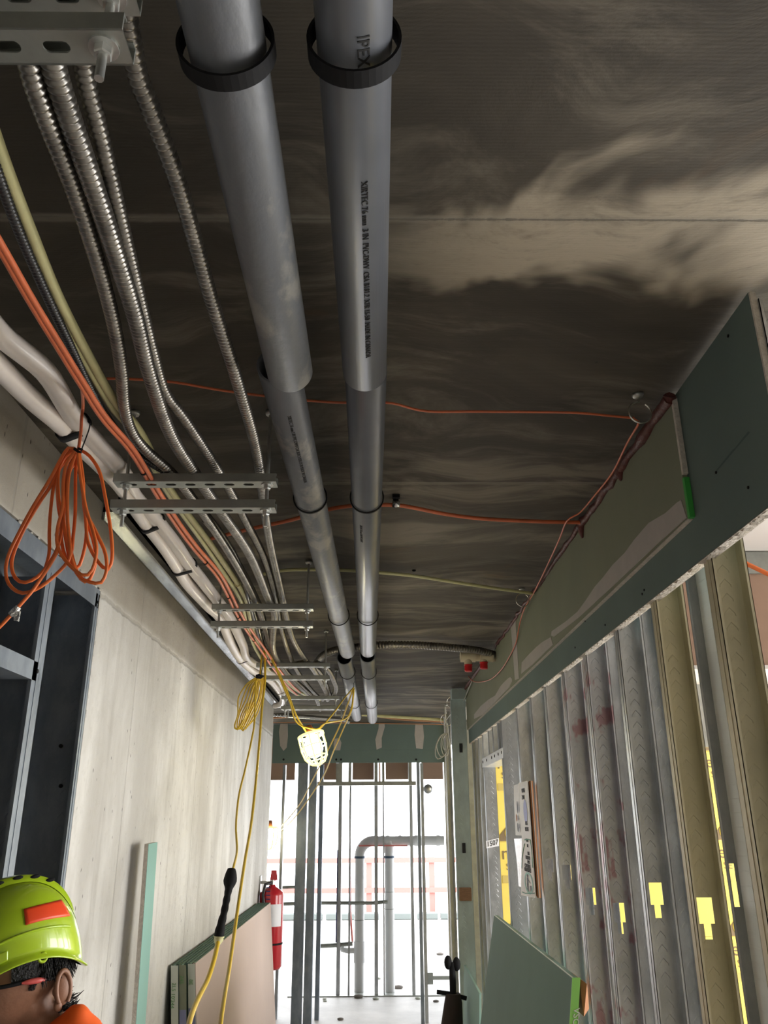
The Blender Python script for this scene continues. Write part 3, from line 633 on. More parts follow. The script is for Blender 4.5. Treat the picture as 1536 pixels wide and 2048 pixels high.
# ================================================================= CROSS SERVICES AT THE FAR END
cable('cream_pipe', [(430, 1422), (545, 1425), (620, 1427), (700, 1428), (780, 1433), (893, 1440)], .016, M['cream'], 'pale cream pipe crossing the corridor end under the ceiling', 'pipe', plane={'Y': 8.55}, step=.1, n=10)
cable('copper_pipe', [(430, 1434), (545, 1435), (640, 1428), (720, 1428), (800, 1438), (893, 1443)], .014, M['copper'], 'coral brown pipe crossing the corridor end just below the cream pipe', 'pipe', plane={'Y': 8.7}, step=.1, n=10)
mb = MB(); flexpath(mb, pix([(480, 1428), (545, 1429), (575, 1431)], Y=8.4), .02, .03); mb.tube(pix([(575, 1431), (690, 1440), (700, 1444)], Y=8.4), .022, 12)
tag(mb.build('steel_conduit', M['track']), 'steel conduit with corrugated left end crossing the corridor end', 'conduit')
cable('thin_rod', [(460, 1446), (545, 1445), (640, 1445), (893, 1449)], .006, M['copper'], 'thin dark rod across the top of the back bulkhead', 'rod', plane={'Y': 9.2}, step=.2)
for x0, x1, yy, zz in ((560, 690, 1418, .735),):
    A = at(565, 1416, Y=7.2); B = at(690, 1416, Y=7.2)
    t = thing('support_channel', (A+B)/2, 'single steel channel beyond the last trapeze', 'metal channel')
    MB().box(A.x, B.x, 7.18, 7.22, A.z-.02, A.z+.02).build('channel', M['strut'], t)
    for x in (A.x+.05, B.x-.03): MB().cyl((x, 7.2, A.z-.08), (x, 7.2, CZ), .007, 8).build('threaded_rod', M['steel'], t)

# ================================================================= RIGHT STUD WALL
def cstud_mesh(m, wx=.08, fl=.045, z0=FZ, z1=.975, hole=None, lip=.007, t=.0016, openside=-1, name='metal_stud'):
    """C stud, local x 0..wx deep into the wall, web at local y=fl (open side towards -y) or y=0; returns MB in local coordinates about (0,0,0)"""
    mb = MB(); yw = fl if openside < 0 else 0; ya, yb = (yw-t, yw) if openside < 0 else (0, t)
    def bar(x0, x1, a, b): mb.box(x0, x1, ya, yb, a, b)
    if hole is None: bar(0, wx, z0, z1)
    else:
        c = wx*.52; hw, hn, h1, h2 = .019, .009, .058, .034      # wide upper part over a narrow lower slot
        zt = hole+h1; bar(0, wx, zt, z1); bar(0, wx, z0, hole-h2)
        bar(0, c-hw, hole, zt); bar(c+hw, wx, hole, zt); bar(0, c-hn, hole-h2, hole); bar(c+hn, wx, hole-h2, hole)
    for x0 in (0, wx-t): mb.box(x0, x0+t, 0, fl, z0, z1)
    yl = 0 if openside < 0 else fl-t
    mb.box(0, lip, yl, yl+t, z0, z1).box(wx-lip, wx, yl, yl+t, z0, z1)
    # stiffening rib on the corridor flange
    mb.box(-.0012, 0, fl*.42, fl*.58, z0, z1)
    return mb
def stud(x, y, label, m='stud', group=None, name='metal_stud', **k):
    o = cstud_mesh(M[m], **k).build(name, M[m], origin=(0, 0, 0)); z0 = k.get('z0', FZ)
    o.location = (x, y, H); ORG[o.name] = V(x, y, 0); tag(o, label, 'stud', group); return o
G1 = 'front row studs of the right wall'
names = ['outside the right picture edge, top showing past the board end', 'olive, nearest the right edge of the picture', 'olive, second from the right edge, keyhole showing yellow',
         'third from the right edge, dark knockout', 'red paint and bright keyhole, fourth from the right edge', 'red paint and shaded keyhole, fifth from the right edge',
         'plain, sixth from the right edge', 'plain, seventh from the right edge, near the signs', 'eighth from the right edge, behind the signs']
ys = [1.36, 1.76, 2.15, 2.52, 2.93, 3.30, 3.68, 4.04, 4.46]
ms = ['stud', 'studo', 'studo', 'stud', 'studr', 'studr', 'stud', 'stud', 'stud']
hs = [None, None, at(1410, 1848, Y=2.19).z, at(1312, 1810, Y=2.56).z, at(1236, 1845, Y=2.97).z, at(1172, 1810, Y=3.34).z, at(1136, 1760, Y=3.72).z, at(1090, 1745, Y=4.08).z, None]
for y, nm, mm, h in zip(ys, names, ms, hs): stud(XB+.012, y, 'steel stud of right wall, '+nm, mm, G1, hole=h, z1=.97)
AN = ['bright white angle stud in second row between the two olive studs']+[f'grey second row angle stud seen {w_} front studs from right edge' for w_ in ('between second and third', 'between third and fourth', 'between fourth and fifth', 'between fifth and sixth', 'between sixth and seventh', 'between seventh and eighth')]
for k in range(7):
    y = 2.19+.385*k; z1 = .97; a, b = (.893, .925) if k == 0 else (.865, .915)
    t = thing('angle_stud', (a, y, FZ), AN[k], 'stud', 'second row studs of the right wall'); mb = MB()
    if k == 0:
        h = at(1470, 1770, Y=2.24).z
        mb.box(a, b, y+.048, y+.05, h+.05, z1).box(a, b, y+.048, y+.05, FZ, h-.05).box(a, a+.008, y+.048, y+.05, h-.05, h+.05).box(a+.022, b, y+.048, y+.05, h-.05, h+.05)
    else: mb.box(a, b, y+.048, y+.05, FZ, z1)
    mb.box(a, a+.0016, y+.035, y+.05, FZ, z1).build('stud_face', M['studk' if k == 0 else 'stud'], t)
    MB().box(b-.0016, b, y-(.026 if k == 0 else 0), y+.048, FZ, z1).build('stud_flange', M['studw' if k == 0 else 'stud'], t)  # first flange is plain white to imitate light caught by the steel
# door opening of the right wall
stud(XB+.012, 5.036, 'dark galvanized jamb stud on the near side of the door opening in the right wall', 'studk', wx=.10, fl=.05, openside=1, z1=.97)
stud(XB+.012, 5.92, 'light galvanized jamb stud with number 1507 beyond the door opening in the right wall', 'stud', wx=.079, fl=.05, openside=1, z1=.97)
hz = .335
t = thing('door_header', (XB+.06, 5.45, hz), 'galvanized steel header track over the door opening in the right wall', 'metal track')
MB().box(XB+.009, XB+.0115, 5.03, 6.0, hz, hz+.06).box(XB+.010, XB+.11, 5.09, 5.92, hz-.002, hz).box(XB+.108, XB+.11, 5.09, 5.92, hz, hz+.06).build('track_channel', M['studw'], t)
for y in (5.06, 5.2, 5.36, 5.5, 5.75, 5.95): MB().cyl((XB+.006, y, hz+.035), (XB+.011, y, hz+.035), .009, 8).build('screw_head', M['black'], t)
for y, nm in ((5.17, 'nearest'), (5.40, 'second'), (5.62, 'farthest')): stud(XB+.012, y, f'short stud above the door header in the right wall, {nm} of three', 'stud', 'short studs above the door header', wx=.09, z0=hz+.002, z1=.97, name='cripple_stud')
for y, nm in ((6.17, 'first'), (6.38, 'second'), (6.56, 'third')): stud(XB+.012, y, f'galvanized stud beyond the door opening of the right wall, {nm} after the 1507 jamb', 'stud', 'studs between door opening and corner column', z1=.97, wx=.07)
q = at(975, 1688, Y=5.918)
t = thing('number_label', (q.x+.03, 5.915, q.z-.03), 'white paper label reading 1507 stuck on the jamb stud', 'label')
a, b_, c_, d_ = at(972, 1682, Y=5.916), at(998, 1676, Y=5.916), at(998, 1692, Y=5.916), at(973, 1697, Y=5.916)
MB().prism([a, b_, c_, d_], (0, .0015, 0)).build('paper', M['paper'], t)
rt = (b_-a).normalized(); text_obj('1507', .046, M['ink'], 'number', d_+V(.004, -.001, .010), rt*.86, V(0, 0, 1), t)
# dark back side panel of deeper partition and the cross bulkhead of the side room
t = thing('gypsum_board', (1.9, 3.1, .54), 'brown paper back of a bulkhead board seen between the right studs', 'drywall')
MB().box(.955, 3.6, 3.1, 3.113, .54, .905).build('board_face', M['brownp'], t)
MB().box(.955, 3.6, 3.09, 3.10, .528, .542).build('bottom_bead', M['whitew'], t)
tag(MB().box(.955, 3.6, 3.09, 3.12, .905, .995).build('ceiling_track', M['strut']), 'grey ceiling track above the brown board seen past the first olive stud', 'metal track')
cable('coral_cable', [(1480, 1120), (1492, 1127), (1536, 1148), (1600, 1180), (1700, 1230)], .009, M['orange'], 'orange cable crossing the gap right of the first olive stud', plane={'Y': 2.9})
tag(MB().box(1.2, 3.6, 4.6, 4.63, .36, .70).build('grey_board', M['strut']), 'grey backing panel below the brown board behind the right studs', 'panel')
# yellow foam wall
bh = .62; zs_ = at(1000, 1684, Y=6.3).z; z = .84; k = 0; pale = mat('pale_brown_print', (.55, .42, .12), .7)
while z > FZ:
    z0 = max(FZ, zs_+bh*2-bh*(k+1)); z0 = z0 if k else zs_+bh
    if k == 0: z0 = zs_+bh
    elif k >= 1: z0 = max(FZ, zs_+bh*(1-k))
    t = thing('foam_board', (2.3, 6.3, z0), ['top', 'second', 'third', 'fourth', 'lowest'][k]+' yellow foam insulation board behind the right wall studs', 'insulation board', 'yellow foam boards')
    MB().box(.86, 4.6, 6.3, 6.34, z0+.002, z).build('foam_panel', M['xps'], t)
    for x, tx in ((.912, 'ns'), (2.47, 'ens')):
        text_obj(tx, .125, M['xpsp'], 'printed_letters', (x, 6.298, z-.115), (1, 0, 0), (0, 0, 1), t)
        text_obj('SE', .065, M['xpsp'], 'printed_letters', (x+.03, 6.298, z-.185), (1, 0, 0), (0, 0, 1), t)
        MB().box(x+.0, x+.14, 6.297, 6.299, z-.27, z-.22).build('printed_band', pale, t)
        if z-z0 > .4 or k == 0:
            zz = z0+.006; MB().prism([(x-.005, 6.297, zz), (x+.2, 6.297, zz), (x+.2, 6.297, zz+.11), (x+.06, 6.297, zz+.11), (x-.005, 6.297, zz+.04)], (0, .002, 0)).build('printed_triangle', M['xpsp'], t)
            MB().lathe([(.025, 0), (.045, 0), (.045, .001), (.025, .001)], (x+.075, 6.2965, zz+.055), (0, -1, 0), 24).build('printed_ring', M['xps'], t)
    z = z0; k += 1
# cardboard signs on the stud
XS = .722
t = thing('sign_stack', (XS, 4.2, -.25), 'stack of white printed plastic signs with brown edges hung on a right wall stud', 'sign')
S7 = lambda L: [(960+x/7.315, 1540+y/7.315) for x, y in L]
F4 = pix(S7([(565, 188), (690, 158), (745, 960), (808, 1872), (600, 1832), (612, 1000), (580, 560)]), X=XS)
MB().prism(F4, (.004, 0, 0)).build('front_sheet', M['card'], t)
F5 = pix(S7([(494, 226), (562, 200), (580, 560), (640, 930), (612, 960), (520, 955), (498, 500)]), X=XS+.006)
MB().prism(F5, (.003, 0, 0)).build('torn_sheet', M['card'], t)
F6 = pix(S7([(498, 1005), (612, 1000), (608, 1500), (604, 1715), (565, 1700), (545, 1400)]), X=XS+.006)
MB().prism(F6, (.002, 0, 0)).build('crumpled_plastic', M['silver'], t)
a = at(*S7([(690, 158)])[0], X=XS); b_ = at(*S7([(808, 1872)])[0], X=XS)
for i, (x0, x1, mm, dy) in enumerate(((XS+.011, XS+.016, 'cardb', 0), (XS+.0165, XS+.0195, 'card', .004), (XS+.020, XS+.026, 'cardb', .0))):
    MB().prism([(x0, a.y-dy, a.z+.0), (x0, b_.y-dy, b_.z), (x0, b_.y+.2, b_.z+.03), (x0, a.y+.2, a.z-.02)], (x1-x0, 0, 0)).build('board_layer', M[mm], t)
def signtext(s, px, py, sz):
    q = at(*S7([(px, py)])[0], X=XS-.0006); text_obj(s, sz, M['ink'], 'sign_lettering', q, (0, -1, 0), (0, 0, 1), t, align='CENTER')
for s, px, py, sz in (('VOTRE', 634, 330, .028), ('ZONE', 634, 430, .028), ('PLUS', 680, 805, .026), ('PROPRE', 688, 895, .026), ('VOTRE', 694, 1050, .02), ('SITE', 700, 1130, .02), ('SERA', 712, 1245, .022),
                      ('TOUJOURS', 700, 1310, .024), ('APRES', 712, 1372, .022), ('CONTENEUR', 698, 1432, .025), ('POUR DECHETS', 700, 1490, .024)): signtext(s, px, py, sz)
def oval(px, py, ry, rz, th, m, nm):
    c = at(*S7([(px, py)])[0], X=XS-.0012); mb = MB(); vs = []
    for k in range(32):
        a_ = 2*PI*k/32
        for q in (1, 1-th): vs.append((c.x, c.y+ry*q*math.cos(a_), c.z+rz*q*math.sin(a_)))
    mb.add(vs, [(2*k, 2*k+1, 2*((k+1) % 32)+1, 2*((k+1) % 32)) for k in range(32)]); return mb.build(nm, m, t)
oval(662, 605, .05, .052, .99, M['bluep'], 'blue_round_print')
oval(712, 1655, .115, .047, .22, M['greenp'], 'pictogram_ring')
c = at(*S7([(712, 1655)])[0], X=XS-.001); mb = MB()
mb.sphere((c.x, c.y+.02, c.z+.030), .008, 6, (.1, 2, 1))
def bar2(y0, z0, y1, z1, w_): mb.add([(c.x, c.y+y0-w_, c.z+z0), (c.x, c.y+y0+w_, c.z+z0), (c.x, c.y+y1+w_, c.z+z1), (c.x, c.y+y1-w_, c.z+z1)], [(0, 1, 2, 3)])
bar2(.022, .022, .028, -.006, .022); bar2(.028, -.006, .05, -.036, .011); bar2(.028, -.006, .008, -.036, .011); bar2(.012, .016, -.045, .002, .008)
bar2(-.05, -.008, -.055, -.034, .022); mb.build('person_and_bin_print', M['ink'], t)
P = pix(S7([(655, 1080), (635, 1160), (615, 1300), (610, 1440)]), X=XS-.001); Q = pix(S7([(735, 1030), (748, 1110), (765, 1300), (772, 1430)]), X=XS-.001)
for L in (P, Q): MB().tube(L, .0018, 6).build('green_arc', M['greenp'], t)
P = pix(S7([(618, 1785), (660, 1805), (770, 1808), (798, 1800)]), X=XS-.001); MB().tube(P, .0022, 6).build('green_line', M['greenp'], t)
P = pix(S7([(652, 1022), (700, 1012), (735, 1024)]), X=XS-.001); MB().tube(P, .002, 6).build('green_line', M['greenp'], t)
oval(548, 545, .02, .03, .99, M['ink'], 'dark_print'); oval(535, 700, .018, .018, .99, M['cardb'], 'brown_print'); oval(555, 840, .02, .022, .99, M['ink'], 'dark_print')

# corner column and items on it
x0, x1 = .625, .742
stud_c = cstud_mesh(None, wx=x1-x0, fl=.06, openside=1, z1=.90, hole=None)
o = stud_c.build('corner_stud', M['studg'], origin=(0, 0, 0)); o.location = (x0, 6.70, H); ORG[o.name] = V(x0, 6.7, 0); tag(o, 'wide greenish steel stud forming the corner column at the far end of the right bulkhead', 'stud')
for px, py in ((922, 1496), (928, 1696)):
    q = at(px, py, Y=6.698); tag(MB().box(q.x-.013, q.x+.012, 6.694, 6.699, q.z-.035, q.z+.035).build('knockout_plate', M['blackd']), 'dark keyhole plate on the corner column, '+('upper' if py < 1600 else 'lower'), 'knockout')  # black plate stands in for the shade inside an open knockout hole
q = at(930, 1788, Y=6.69); tag(MB().bevbox(q.x-.045, q.x+.045, 6.655, 6.695, q.z-.045, q.z+.045).build('wood_block', M['wood']), 'small brown wood block screwed to the corner column', 'wood block')
tag(MB().box(.63, .76, 6.66, 6.78, .90, .985).build('column_cap', M['studg']), 'short greenish head track on top of the corner column', 'metal track')
for i, (px, nm, mm) in enumerate(((898, 'left', 'stud'), (905, 'right', 'studw'))):
    x = at(px, 1700, Y=8.0).x; stud(x, 8.0+.5*i, f'thin galvanized stud between the corner column and the back partition, {nm} one', mm, wx=.05, z1=.97)

# ================================================================= LEFT FRAME IN THE CONCRETE OPENING
XL = -.912
def lstud(y0, y1, label, z0=FZ, z1=.70, depth=.15):
    "stud standing in the opening: flange towards the corridor, web facing the camera"
    mb = MB(); mb.box(XL, XL+.0015, y0, y1, z0, z1); mb.box(XL-depth, XL, y1-.0016, y1, z0, z1); mb.box(XL-depth, XL-depth+.0015, y0, y1, z0, z1)
    mb.box(XL-.008, XL, y0, y0+.0014, z0, z1).box(XL+.0015, XL+.003, y0+(y1-y0)*.4, y0+(y1-y0)*.6, z0, z1)
    return tag(mb.build('metal_stud', M['studd']), label, 'stud', 'studs framed into the left wall opening')
lstud(2.60, 2.634, 'blue grey jamb stud against the concrete edge of the left wall opening')
mb = MB(); y=2.6
lstud(2.19, 2.255, 'blue grey stud standing between jamb and crossbar in the left wall opening', z1=.655)
lstud(1.62, 1.68, 'blue grey stud of the left wall opening cut by the left edge of the picture')
lstud(1.1, 1.16, 'blue grey stud of the left wall opening outside the left edge of the picture')
t = thing('head_track', (XL, 1.5, .655), 'blue grey head track along the top of the left wall opening', 'metal track')
MB().box(XL, XL+.0015, .36, 2.634, .655, .716).box(XL-.15, XL, .36, 2.634, .714, .716).box(XL-.15, XL-.1485, .36, 2.634, .655, .716).build('track_channel', M['studd'], t)
MB().cyl((XL+.001, 2.618, .672), (XL+.005, 2.618, .672), .0055, 8).build('screw_head', M['black'], t)
t = thing('cross_track', (XL, 1.9, .35), 'blue grey crossbar between two studs of the left wall opening', 'metal track')
MB().box(XL, XL+.0015, 1.68, 2.235, .352, .402).box(XL-.15, XL, 1.68, 2.19, .352, .354).build('track_channel', M['studd'], t)
MB().cyl((XL+.001, 2.215, .378), (XL+.005, 2.215, .378), .006, 8).build('screw_head', M['black'], t)
mb = MB()
for py in (1492, 1572): q = at(122, py, Y=2.6305); mb.cyl((q.x, 2.633, q.z), (q.x, 2.626, q.z), .006, 8)
tag(mb.build('screw_pair', M['black']), 'two black screws in the jamb stud of the left opening', 'screws')
lz = MB().box(-1.13, -1.10, .36, 2.634, .60, .70); tag(lz.build('inner_header', M['studd']), 'inner blue grey header deeper inside the left wall opening', 'metal track')
# broken concrete edge at the opening corner
random.seed(9); mb = MB()
for i in range(26):
    y = random.uniform(1.9, 2.66); mb.sphere((XL+.001, y, .722+random.uniform(-.004, .006)), random.uniform(.004, .011), 3, (.5, 1.6, .7))
for i in range(14): mb.sphere((XL+.001, 2.642+random.uniform(-.004, .004), random.uniform(.3, .71)), random.uniform(.003, .007), 3, (.5, .8, 1.5))
o = mb.build('chipped_edge', M['wall']); o['kind'] = 'structure'; o.name = 'trim_1'

# ================================================================= BACK PARTITION
YB = 9.35
t = thing('gypsum_board', (-.2, YB, .58), 'dark teal gypsum bulkhead across the corridor end with upright patches of joint compound', 'drywall')
MB().box(-1.12, .835, YB, YB+.013, .58, .995).build('board_face', M['teal'], t)
MB().box(-1.12, .835, YB-.013, YB, .715, .995).build('upper_layer', M['teal'], t)
Z3 = lambda L: [(500+x/3.16, 1400+y/3.16) for x, y in L]
for P in ([(195, 130), (238, 130), (240, 230), (232, 300), (212, 322), (190, 290), (183, 200)], [(535, 245), (565, 240), (578, 270), (570, 318), (530, 318), (528, 280)], [(815, 130), (850, 128), (852, 170), (832, 240), (833, 300), (800, 314), (792, 250), (812, 180)], [(1045, 150), (1092, 150), (1100, 230), (1092, 310), (1050, 305), (1040, 220)]):
    patch('joint_compound', Z3(P), M['mud'], t, Y=YB-.0145)
for px in (212, 545, 575, 810, 1050): q = at(500+px/3.16, 1519, Y=YB-.002); MB().cyl((q.x, YB-.003, q.z), (q.x, YB+.001, q.z), .012, 8).build('screw_head', M['black'], t)
def fs(px0, px1, py, Y, label, m='studd', z0=FZ, z1=.58, name='metal_stud', grp='studs of the back partition', depth=.09):
    a = at(px0, py, Y=Y).x; b = at(px1, py, Y=Y).x; mb = MB()
    mb.box(a, b, Y, Y+.0016, z0, z1).box(a, a+.0016, Y, Y+depth, z0, z1).box(b-.0016, b, Y, Y+depth, z0, z1)
    w_ = (b-a)*.12; mb.box((a+b)/2-w_, (a+b)/2+w_, Y-.002, Y, z0, z1)
    return tag(mb.build(name, M[m]), label, 'stud', grp)
fs(591.5, 611, 1700, YB, 'wide steel stud left of the corridor end doorway, outer one of the pair', 'studd')
fs(614.5, 630, 1700, YB, 'wide steel stud left of the corridor end doorway, inner one of the pair', 'studd')
fs(636, 644, 1700, YB+.25, 'bluish narrow stud forming the left edge of the end doorway', 'studd')
fs(837.5, 843.5, 1750, YB, 'narrow stud forming the right edge of the end doorway', 'studd')
fs(845, 851, 1750, YB+.1, 'narrow stud just right of the end doorway edge', 'stud')
fs(560, 565.5, 1700, YB+.3, 'thin stud behind the fire extinguisher at the end of the left wall', 'stud')
fs(893, 899, 1700, YB, 'stud of the back partition left of the corner column', 'stud'); fs(902, 908, 1700, YB+.2, 'stud of the back partition touching the corner column', 'stud')
tag(MB().box(-.62, .46, YB, YB+.09, .345, .385).build('door_head_track', M['strut']), 'steel head track over the corridor end doorway', 'metal track')
for i, (a, b) in enumerate(((672, 684), (697, 702), (749, 754), (758, 761), (764, 769), (817, 823))):
    fs(a, b, 1540, YB+.02, f'short stud above the end doorway, number {"one two three four five six".split()[i]} counted from its left jamb', 'strut' if i != 3 else 'copper', z0=.385, name='cripple_stud', grp='short studs above the end doorway')
# plumbing partition behind
YP = 10.8
for i, (a, b, lab) in enumerate(((674.5, 681.5, 'left of the tall drain pipes near the doorway jamb'), (697, 700.5, 'just left of the elbowed drain pipe'), (749, 756, 'between the two white drain pipes'), (766.5, 769, 'touching the straight white drain pipe'), (822, 828, 'right of the straight white drain pipe'))):
    fs(a, b, 1800, YP, 'steel stud of the plumbing partition, '+lab, 'stud', z1=.98, grp='studs of the plumbing partition')
tag(MB().box(-1.0, .95, YP-.05, YP+.16, FZ, FZ+.012).build('floor_track', M['strut']), 'grey floor track of the plumbing partition', 'metal track')
def bb(px0, px1, lab):
    a = at(px0, 1540, Y=YP+.1).x; b = at(px1, 1540, Y=YP+.1).x; return tag(MB().box(a, b, YP+.1, YP+.113, .47, .99).build('gypsum_board', M['brownp']), lab, 'drywall', 'brown boards of the plumbing partition')
bb(705, 748, 'brown board above the doorway behind the elbowed pipe'); bb(771, 817, 'brown board above the doorway over the straight pipe'); bb(843, 886, 'brown board above the right jamb of the doorway'); bb(644, 672, 'narrow brown board above the left jamb of the doorway')
bb(540, 590, 'dark brown board left of the doorway studs under the bulkhead')
# white drain stack
xa = at(718.5, 1900, Y=11.0).x; xb = at(779.5, 1900, Y=11.0).x; za = at(718, 1682, Y=11.0).z
t = thing('drain_stack', (xa, 11.0, FZ), 'white drain stack with elbow, side branch and red marked horizontal run behind the end doorway', 'pipe')
rp = .058
P = [V(xa, 11, FZ), V(xa, 11, za-.17)]; MB().cyl(P[0], P[1], rp, 24).build('vertical_pipe', M['wpvc'], t)
arc = [V(xa, 11, za-.19)]+[V(xa+.17-.17*math.cos(a_), 11, za-.17+.17*math.sin(a_)) for a_ in [PI/2*k/10 for k in range(11)]]+[V(xa+.22, 11, za)]
MB().tube(arc, rp*1.08, 24).build('elbow', M['wpvc'], t)
xe = at(888, 1680, Y=11.0).x
MB().cyl((xa+.2, 11, za), (xe, 11, za), rp, 24).build('horizontal_pipe', M['wpvc'], t)
for px in (765, 775, 800, 822, 832, 876): x = at(px, 1682, Y=11).x; MB().cyl((x-.02, 11, za), (x+.02, 11, za), rp*1.12, 24).build('coupling', M['wpvc'], t)
MB().cyl((xb, 11, za), (xb, 11, za-.14), rp*1.1, 24).build('tee_outlet', M['wpvc'], t)
for x in (xa, xb): k = MB().cyl((x, 11, za-.20), (x, 11, za-.175), rp*1.16, 24).build('blue_clamp', mat('slate_blue_band', (.06, .10, .16), .5) if x == xa else bpy.data.materials['slate_blue_band'], t)
MB().box(xa-.01, at(815, 1690, Y=10.93).x, 10.925, 10.935, za-.062, za-.045).build('red_line', M['rail'], t)
zt = at(690, 1901, Y=11).z; MB().cyl((xa, 11, zt-.13), (xa, 11, zt+.1), rp*1.15, 24).build('tee_fitting', M['wpvc'], t)
MB().tube([V(xa, 11, zt), V(xa-.14, 11, zt), V(xa-.2, 11, zt+.01), V(xa-.21, 11, zt+.05)], .032, 16).build('branch', M['wpvc'], t)
zt2 = at(718, 1839, Y=11).z; MB().cyl((xa, 11, zt2-.008), (xa, 11, zt2), rp*1.05, 24).build('joint_line', M['strut'], t)
t = thing('drain_pipe', (xb, 11.0, FZ), 'straight white vertical drain pipe right of the elbowed one', 'pipe')
MB().cyl((xb, 11, FZ), (xb, 11, za-.14), rp, 24).build('pipe_barrel', M['wpvc'], t)
for py in (1783, 1817): z_ = at(780, py, Y=11).z; MB().cyl((xb, 11, z_-.006), (xb, 11, z_), rp*1.06, 24).build('joint_line', M['strut'], t)
# small lines
def line(P, Y, r, m, lab, cat='pipe', nm='thin_pipe'): return tag(MB().tube(pix(P, Y=Y), r, 10).build(nm, M[m]), lab, cat)
line([(638, 1806), (690, 1806), (745, 1806), (775, 1803)], 10.87, .022, 'strut', 'grey horizontal pipe crossing behind the doorway at waist height')
line([(638, 1892), (675, 1890), (705, 1887)], 10.87, .025, 'strut', 'short grey pipe left of the elbowed drain pipe near the floor')
line([(565, 1775), (592, 1774)], 10.87, .018, 'strut', 'short grey pipe behind the fire extinguisher, upper one'); line([(565, 1808), (592, 1807)], 10.87, .022, 'strut', 'short grey pipe behind the fire extinguisher, lower one')
line([(700, 1600), (700, 1720), (701, 1830), (705, 1885)], 11.05, .012, 'rail', 'red vertical tube next to the elbowed drain pipe'); line([(676, 1700), (675, 1780), (673, 1885)], 11.05, .012, 'navy', 'dark blue vertical tube left of the red one')
q = at(858, 1956, Y=10.7)
t = thing('outlet_box', (q.x, 10.7, q.z-.06), 'small grey steel box on a bracket near the floor right of the doorway', 'electrical box')
MB().bevbox(q.x-.045, q.x+.045, 10.66, 10.72, q.z-.06, q.z+.06).build('box_body', M['strut'], t); MB().box(q.x+.04, at(902, 1956, Y=10.7).x, 10.7, 10.71, q.z-.02, q.z+.02).build('bracket', M['strut'], t)
q = at(856, 1578, Y=9.43); tag(MB().lathe([(0, 0), (.05, 0), (.05, .02), (.03, .05), (0, .05)], q, (0, -1, 0), 14).box(q.x-.06, q.x, q.y, q.y+.012, q.z-.02, q.z+.02).build('round_box', M['steel']), 'small round steel box at the top right of the end doorway', 'electrical box')
# guard rail at the slab edge
t = thing('guard_rail', (0, 18.7, FZ), 'faded red guard rail along the far slab edge', 'railing')
for z_ in (at(700, 1721, Y=18.7).z, at(700, 1781, Y=18.7).z): MB().box(-3, 3, 18.68, 18.72, z_-.05, z_+.05).build('rail', M['rail'], t)
for px in (738, 865, 620): x = at(px, 1800, Y=18.7).x; MB().box(x-.06, x+.06, 18.72, 18.8, FZ, at(700, 1715, Y=18.7).z).build('post', M['rail'], t)
tag(MB().box(-1.1, -1.0, 7.6, 7.64, FZ, .97).box(-.985, -.965, 7.56, 7.6, FZ, .97).build('corner_pipe', M['blackd']), 'dark vertical riser just past the end of the left concrete wall', 'pipe')
random.seed(21)
RB = ((717, 1996, .05), (752, 1999, .035), (797, 1977, .05), (836, 1998, .03), (872, 2004, .03), (650, 2003, .02), (681, 2040, .03), (757, 1958, .03), (880, 1910, .05), (649, 1999, .02))
for i, (px, py, s_) in enumerate(RB):
    q = at(px, py, Z=FZ); o = MB().sphere((q.x, q.y, FZ+s_*.3), s_, 4, (1.2, .8, .45)).build('rubble_piece', M['debris' if i % 2 == 0 else 'whitet'])
    rank = sorted(p[0] for k, p in enumerate(RB) if k % 2 == i % 2).index(px)
    tag(o, f'{"dark" if i % 2 == 0 else "pale"} rubble piece on the far floor, {["leftmost", "second from left", "third from left", "fourth from left", "rightmost"][rank]} of five', 'rubble', ('dark' if i % 2 == 0 else 'pale')+' rubble pieces on the far floor')

